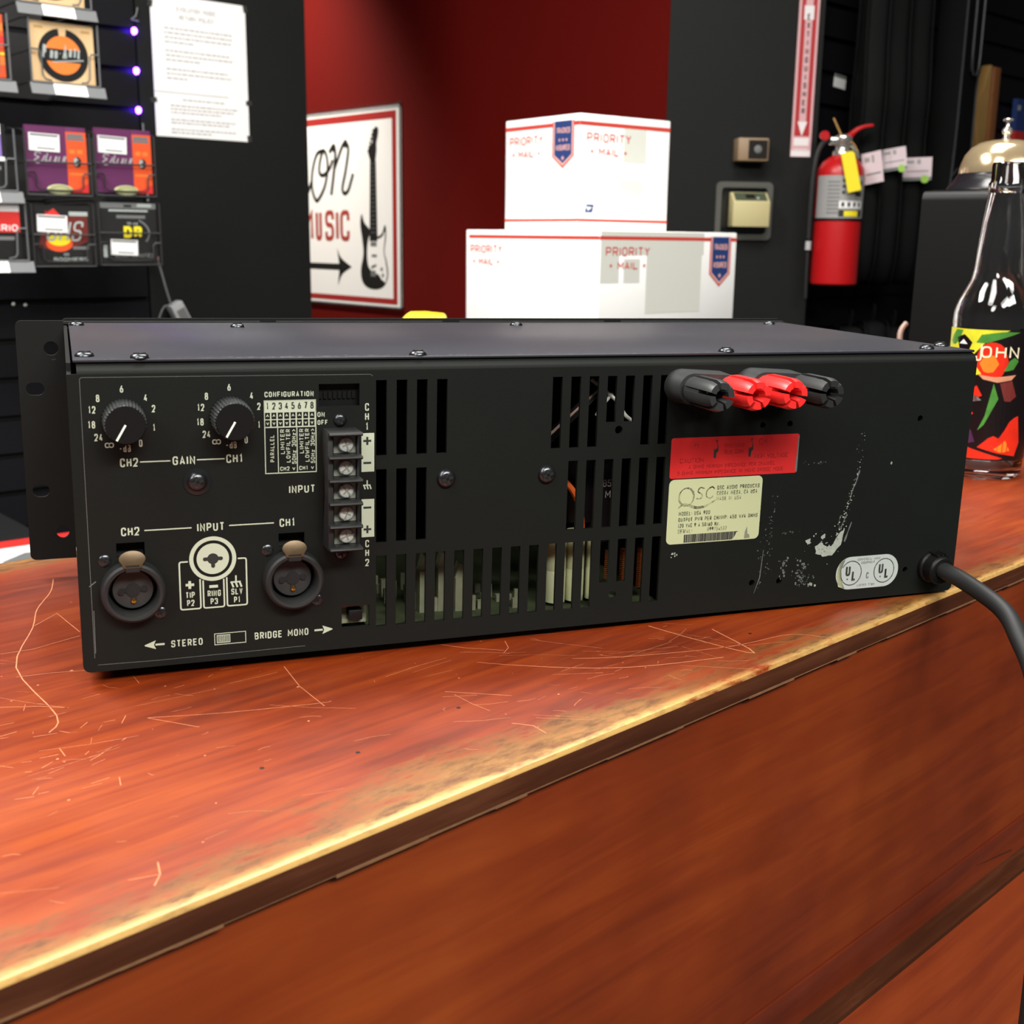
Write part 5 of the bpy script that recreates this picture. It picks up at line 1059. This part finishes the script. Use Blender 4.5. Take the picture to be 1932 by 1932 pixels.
# ================================================================== behind the counter
dk = thing('back_counter', 'black counter behind the amplifier that carries the white mailing boxes', 'counter', wl(SLAT, 1.06, 0.98, -.012), rz(SLAT))
mb = MB(); mb.box(-.34, .34, -.20, .42, -.03, 0); mb.build('worktop', 'desk', dk); mb = MB(); mb.box(-.32, .32, -.17, .40, FLOOR+.012, -.031); mb.build('cabinet', 'desk', dk)
ld = thing('low_desk', 'black low desk under the grooved wall, seen left of the amplifier', 'desk', wl(SLAT, 0.20, 1.60, -.352), rz(SLAT))
mb = MB(); mb.box(-.75, .36, -.36, .385, -.03, 0); mb.build('desk_top', 'desk', ld)
for x in (-.73, .32):
    for y in (-.33, .35): mb = MB(); mb.box(x-.015, x+.015, y-.015, y+.015, FLOOR+.352, -.031); mb.build('leg', 'desk', ld)
en = thing('mailing_envelope', 'white flat mailer with a red band lying low behind the counter, left of the amplifier', 'mailer', (-.103, 1.645, -.3515), rz(19))
mb = MB(); mb.box(-.14, .20, -.24, .035, 0, .012, 0); mb.build('sheet', 'cardw', en, bevel=.002)
mb = MB(); mb.box(-.14, .20, -.014, .033, .0121, .0127, 0)
poly(mb, [(-.05, -.10), (.0, -.06), (.05, -.075), (.08, -.03), (.06, -.13), (-.04, -.15)], lambda x, z, k=0: (x, z, .0124), 1); mb.build('printing', ['redp', 'packgry'], en)

def priority(mb, Q, x, z, wd_, h_, m=0):
    text(mb, 'PRIORITY', x, z, h_, Q, m, wd=.6, t=h_*.16, width=wd_, lift=3)
    text(mb, 'MAIL', x+wd_*.5, z-h_*1.45, h_*.82, Q, m, wd=.6, t=h_*.15, width=wd_*.46, align='c', lift=3)
    for a in (.12, .88): star(mb, x+wd_*a, z-h_*1.04, h_*.28, Q, m, 3)
def badge(mb, Q, x, z, w_, h_):
    def sh(d): return [(x+d, z), (x+d, z-h_*.74+d*.4), (x+w_/2, z-h_+d*1.3), (x+w_-d, z-h_*.74+d*.4), (x+w_-d, z)]
    poly(mb, sh(0), Q, 1, 4); poly(mb, sh(w_*.05), Q, 2, 5); poly(mb, sh(w_*.11), Q, 3, 6)
    text(mb, 'TRACKED', x+w_*.5, z-h_*.26, h_*.12, Q, 2, width=w_*.62, wd=.7, align='c', lift=8); text(mb, 'INSURED', x+w_*.5, z-h_*.62, h_*.12, Q, 2, width=w_*.62, wd=.7, align='c', lift=8)
    for k in (-1, 0, 1): star(mb, x+w_*(.5+.16*k), z-h_*.40, h_*.045, Q, 2, 8)
    star(mb, x+w_*.5, z-h_*.78, h_*.06, Q, 2, 8)
def carton(name, label, loc, ang, s, h):
    t = thing(name, label, 'mailing box', loc, rz(ang))
    mb = MB(); mb.box(0, s, 0, s, 0, h); mb.build('carton', 'cardw', t, bevel=.0015)
    mb = MB(); mb.box(.002, s-.002, s*.5-.0006, s*.5+.0006, h, h+.0004); mb.build('flap_seam', 'packgry', t)
    return t, (lambda x, z, k=0: (x, -.0002-k*.00006, z)), (lambda x, z, k=0: (-.0002-k*.00006, s-x, z))
CM = ['cardred', 'cardred', 'cardpink', 'navy', 'ptape', 'packgry']
s, h = .305, .2032
cb, QR, QL = carton('mailing_box', 'large white mailing box with red bands at the bottom of the stack', (.725, 1.103, -.0115), 20.4, s, h)
mb = MB(); rect(mb, .0, s, h-.0130, h-.0078, QR, 0); rect(mb, .008, s, h-.0130, h-.0078, QL, 0)
priority(mb, QR, .012, h-.036, .092, .013); badge(mb, QR, s*.79, h-.0065, s*.165, .076); priority(mb, QL, .012, h-.036, .078, .0125)
for a, b, c, d in ((.002, .226, h-.034, h-.001), (.002, .040, h-.074, h-.034), (.050, .084, h-.074, h-.040), (.098, .222, h-.120, h-.034), (.062, .140, .03, .055), (.142, .18, .03, .044)): rect(mb, a, b, c, d, QR, 4, .5)
for a, b, c, d in ((.09, .13, .02, .056), (.19, .24, .02, .055), (.06, .13, .01, .04)): rect(mb, a, b, c, d, QL, 4, .5)
mb.build('printing', CM, cb)
s, h = .184, .168
cb, QR, QL = carton('mailing_box', 'smaller white mailing box with blue ribbon badge on top of the larger box', (.735, 1.208, -.0115+.2032+.0006), 16.4, s, h)
mb = MB(); rect(mb, 0, s, h-.0165, h-.0105, QR, 0); rect(mb, 0, s, h-.0165, h-.0105, QL, 0); rect(mb, 0, s, .0125, .0170, QR, 0); rect(mb, 0, s, .0125, .0170, QL, 0)
priority(mb, QR, .014, h-.0395, .088, .0130); priority(mb, QL, .012, h-.0395, .085, .0130); badge(mb, QL, s*.650, h-.0085, s*.285, .069)
rect(mb, s*.475, s*.73, h-.066, h-.016, QR, 4, .5); rect(mb, s*.46, s*.69, h-.125, h-.093, QR, 4, .5)
poly(mb, [(.013, .026), (.028, .026), (.031, .038), (.016, .038)], QR, 3, 3); poly(mb, [(.015, .035), (.028, .034), (.019, .0285)], QR, 4, 5)
text(mb, 'UNITED STATES', .034, .0325, .0030, QR, 5, width=.036, wd=.7, lift=3); text(mb, 'POSTAL SERVICE', .034, .0265, .0030, QR, 5, width=.038, wd=.7, lift=3)
text(mb, 'USPS.COM', .105, .0265, .0034, QR, 2, width=.030, wd=.7, lift=3); text(mb, 'FLAT RATE', .141, .0265, .003, QR, 4, width=.03, wd=.7, lift=3); text(mb, 'PRIORITY', .012, .0325, .0040, QL, 2, width=.038, wd=.7, lift=3)
mb.build('printing', CM, cb)
yd = thing('tape_dispenser', 'bright yellow plastic dispenser peeping over the amplifier beside the boxes', 'dispenser', (.448, 1.085, -.012), rz(-18))
mb = MB(); mb.prism([(-.02, 0), (.05, 0), (.034, .062), (.040, .074), (.042, .082), (.039, .090), (.012, .0925), (-.008, .0920), (-.014, .088), (-.034, .068)], -.022, .022); mb.build('body', 'ylw', yd, bevel=.003)
mb = MB(); mb.lathe([(.0001, 0), (.012, 0), (.012, .004), (.0001, .004)], (.005, -.022, .05), 'y', 18); mb.build('hub', 'ylw', yd)

# ================================================================== on the counter: bottle, dark casing, bell
BX, BY = .6832, .2652
bt = thing('bottle', 'clear glass bottle with a colourful label standing behind the amplifier', 'bottle', (BX, BY, .0003))
mb = MB()
outer = [(.0001, .003), (.020, .002), (.027, .0), (.0302, .003), (.0308, .010), (.0308, .112), (.0314, .120), (.0310, .128), (.0285, .136), (.0250, .1435), (.0208, .152), (.0192, .160), (.0182, .176), (.0164, .196), (.0146, .212), (.0138, .217), (.0146, .2185), (.0146, .224), (.0132, .226), (.0132, .238), (.0124, .2395)]
inner = [(.0102, .2395), (.0102, .215), (.0135, .195), (.0155, .175), (.0170, .158), (.0190, .150), (.0230, .142), (.0265, .134), (.0282, .126), (.0280, .112), (.0280, .012), (.0250, .007), (.0001, .009)]
mb.lathe(outer+inner, (0, 0, 0), 'z', 56); mb.build('glass', 'clear', bt)
fv = Vector((CAM.x-BX, CAM.y-BY, 0)).normalized(); rv = Vector((-fv.y, fv.x, 0)); RL = .0311
def QB(x, z, k=0):
    a = x/RL; d = fv*math.cos(a)+rv*math.sin(a); r = RL+k*.00005; return (d.x*r, d.y*r, z)
LZ0, LZ1 = .0155, .1155
def bpoly(mb, pts, m, lift):
    """polygon wrapped on the bottle, cut into narrow upright strips so that it follows the curve"""
    xs = [p[0] for p in pts]; x0, x1 = min(xs), max(xs); n = max(1, int((x1-x0)/.0035)); e = len(pts)
    for k in range(n):
        a, b = x0+(x1-x0)*k/n, x0+(x1-x0)*(k+1)/n
        def span(x):
            zz = []
            x = min(max(x, x0+1e-6), x1-1e-6)
            for i in range(e):
                p, q = pts[i], pts[(i+1) % e]
                if (p[0]-x)*(q[0]-x) <= 0 and p[0] != q[0]: zz.append(p[1]+(q[1]-p[1])*(x-p[0])/(q[0]-p[0]))
            return (min(zz), max(zz)) if zz else None
        A, B = span(a), span(b)
        if A and B: mb.face([QB(a, A[0], lift), QB(b, B[0], lift), QB(b, B[1], lift), QB(a, A[1], lift)], m)
mb = MB()
for k in range(40): rect(mb, -.075+.15*k/40, -.075+.15*(k+1)/40, LZ0, LZ1, QB, 0, 0)
mb.build('label_band', 'lblk', bt)
mb = MB(); Z_ = lambda f: LZ0+(LZ1-LZ0)*f
bpoly(mb, [(-.060, Z_(1)), (-.05, Z_(.7)), (-.034, Z_(.84)), (-.03, Z_(.72)), (-.022, Z_(.70)), (-.014, Z_(.80)), (-.002, Z_(.94)), (.012, Z_(1)), (-.06, Z_(1))], 1, 2)
bpoly(mb, [(-.033, Z_(.99)), (-.040, Z_(.9)), (-.034, Z_(.86)), (-.026, Z_(.92)), (-.024, Z_(.99))], 2, 3); bpoly(mb, [(-.012, Z_(.90)), (-.004, Z_(.90)), (.020, Z_(.985)), (.008, Z_(.99)), (-.010, Z_(.96))], 2, 3); bpoly(mb, [(-.030, Z_(.93)), (-.026, Z_(.83)), (-.018, Z_(.80)), (-.015, Z_(.90)), (-.022, Z_(.96))], 0, 4); bpoly(mb, [(-.027, Z_(.885)), (-.023, Z_(.92)), (-.019, Z_(.885))], 7, 5)
bpoly(mb, arcp(.0005, Z_(.765), .0125, .0145, 0, 360, 24), 3, 3); bpoly(mb, arcp(-.001, Z_(.745), .007, .007, 0, 360, 18), 4, 4)
bpoly(mb, [(-.024, Z_(.80)), (-.017, Z_(.69)), (-.010, Z_(.655)), (-.006, Z_(.665)), (-.012, Z_(.74)), (-.018, Z_(.80))], 1, 4)
bpoly(mb, [(-.008, Z_(.66)), (.004, Z_(.645)), (.020, Z_(.665)), (.019, Z_(.63)), (.006, Z_(.605)), (-.006, Z_(.63))], 6, 5); bpoly(mb, [(.012, Z_(.76)), (.018, Z_(.80)), (.021, Z_(.77)), (.017, Z_(.70)), (.010, Z_(.69))], 2, 5)
bpoly(mb, [(.003, Z_(.60)), (.006, Z_(.59)), (.008, Z_(.48)), (.002, Z_(.34)), (-.003, Z_(.22)), (-.005, Z_(.23)), (.000, Z_(.36)), (.004, Z_(.46))], 2, 5); bpoly(mb, [(.008, Z_(.60)), (.018, Z_(.62)), (.022, Z_(.50)), (.015, Z_(.44)), (.009, Z_(.5))], 8, 4)
bpoly(mb, [(-.012, Z_(.60)), (-.006, Z_(.56)), (-.004, Z_(.50)), (-.011, Z_(.47)), (-.013, Z_(.54))], 3, 3); bpoly(mb, [(-.019, Z_(.38)), (-.013, Z_(.40)), (-.009, Z_(.36)), (-.012, Z_(.31)), (-.017, Z_(.34))], 3, 3)
bpoly(mb, [(-.034, Z_(.12)), (-.028, Z_(.2)), (-.020, Z_(.30)), (-.010, Z_(.24)), (-.006, Z_(.14)), (-.02, Z_(.10))], 5, 3)
bpoly(mb, [(-.004, Z_(.10)), (.006, Z_(.20)), (.012, Z_(.17)), (.018, Z_(.30)), (.026, Z_(.36)), (.030, Z_(.14)), (.028, Z_(.03)), (.01, Z_(.06))], 3, 3); bpoly(mb, [(.008, Z_(.09)), (.010, Z_(.19)), (.013, Z_(.10)), (.018, Z_(.18)), (.021, Z_(.08)), (.014, Z_(.06))], 4, 4)
bpoly(mb, [(-.040, Z_(.01)), (-.040, Z_(.10)), (-.022, Z_(.125)), (-.004, Z_(.075)), (.016, Z_(.02)), (.012, Z_(.01))], 3, 2)
rk = random.Random(9)
for k in range(26): x = rk.uniform(-.036, .002); z = Z_(rk.uniform(.02, .09)); bpoly(mb, [(x-.0011, z), (x, z+.0012), (x+.0012, z), (x, z-.001)], 0, 4)
for c, x, hh in (('J', -.0115, .0128), ('O', -.0075, .0088), ('H', .0028, .0088), ('N', .0128, .0088)):
    text(mb, c, x, Z_(.765) if c == 'J' else Z_(.79), hh if c == 'J' else hh, QB, 9, wd=(.45 if c == 'J' else .85), t=.0012, lift=9)
bpoly(mb, [(-.0235, Z_(.425)), (-.0040, Z_(.465)), (-.0045, Z_(.505)), (-.0240, Z_(.465))], 10, 6); text(mb, 'BLADE', -.0215, Z_(.435), .0036, QB, 8, width=.0155, wd=.6, t=.0007, rot=11, lift=9)
mb.build('label_art', ['lblk', 'lyel', 'lgrn', 'lred', 'lorg', 'lpur', 'lskin', 'tagw', 'burst', 'cream', 'packgry'], bt)

cs = thing('casing', 'dark slate plastic casing with a rounded top edge, under the bell behind the bottle', 'casing', (.752, .450, .0004), rz(-59))
mb = MB(); zt_ = .2262; r_ = .009
mb.prism([(-.004, 0), (0, zt_-r_)]+[(r_-r_*math.cos(math.radians(15*k)), zt_-r_+r_*math.sin(math.radians(15*k))) for k in range(1, 7)]+[(.17, zt_), (.17, 0)], 0, .30, ax='x'); mb.build('shell', 'case', cs, angle=50)
mb = MB(); mb.box(.004, .296, .012, .16, zt_, zt_+.0012); mb.build('top_panel', 'case', cs)
bl_ = thing('call_bell', 'brass toned call bell on a black base standing on the dark casing', 'bell', (.858, .467, zt_+.0018))
mb = MB(); mb.lathe([(.0001, .001), (.0500, 0), (.0515, .0015), (.0490, .006), (.0455, .009), (.0440, .0125), (.0425, .0145), (.0415, .0165), (.038, .0168), (.0001, .0168)], (0, 0, 0), 'z', 48); mb.build('base', 'bellbase', bl_)
mb = MB(); mb.lathe([(.0385, .0172), (.0405, .0172), (.0405, .0195), (.0392, .0262), (.0362, .0345), (.0308, .0415), (.0235, .0460), (.0140, .0482), (.0055, .0488), (.0001, .0488)], (0, 0, 0), 'z', 56); mb.build('dome', 'bell', bl_)
mb = MB(); mb.lathe([(.0048, .0487), (.0034, .0510), (.0028, .0525), (.0042, .0540), (.0050, .0565), (.0042, .0590), (.0024, .0604), (.0019, .0612), (.0019, .0650), (.0046, .0658), (.0048, .0672), (.0040, .0680), (.0001, .0682)], (0, 0, 0), 'z', 24); mb.build('plunger', 'chrome', bl_)
mb = MB(); mb.tube([(.866, .600, .094), (.860, .599, .088), (.8565, .597, .080), (.8570, .594, .068), (.866, .590, .05), (.875, .585, .004)], .0030, 8); o = mb.build('loose_cord', 'cordb', None); tag(o, 'short curve of pale cord rising behind the amplifier beside the dark casing', 'cord')
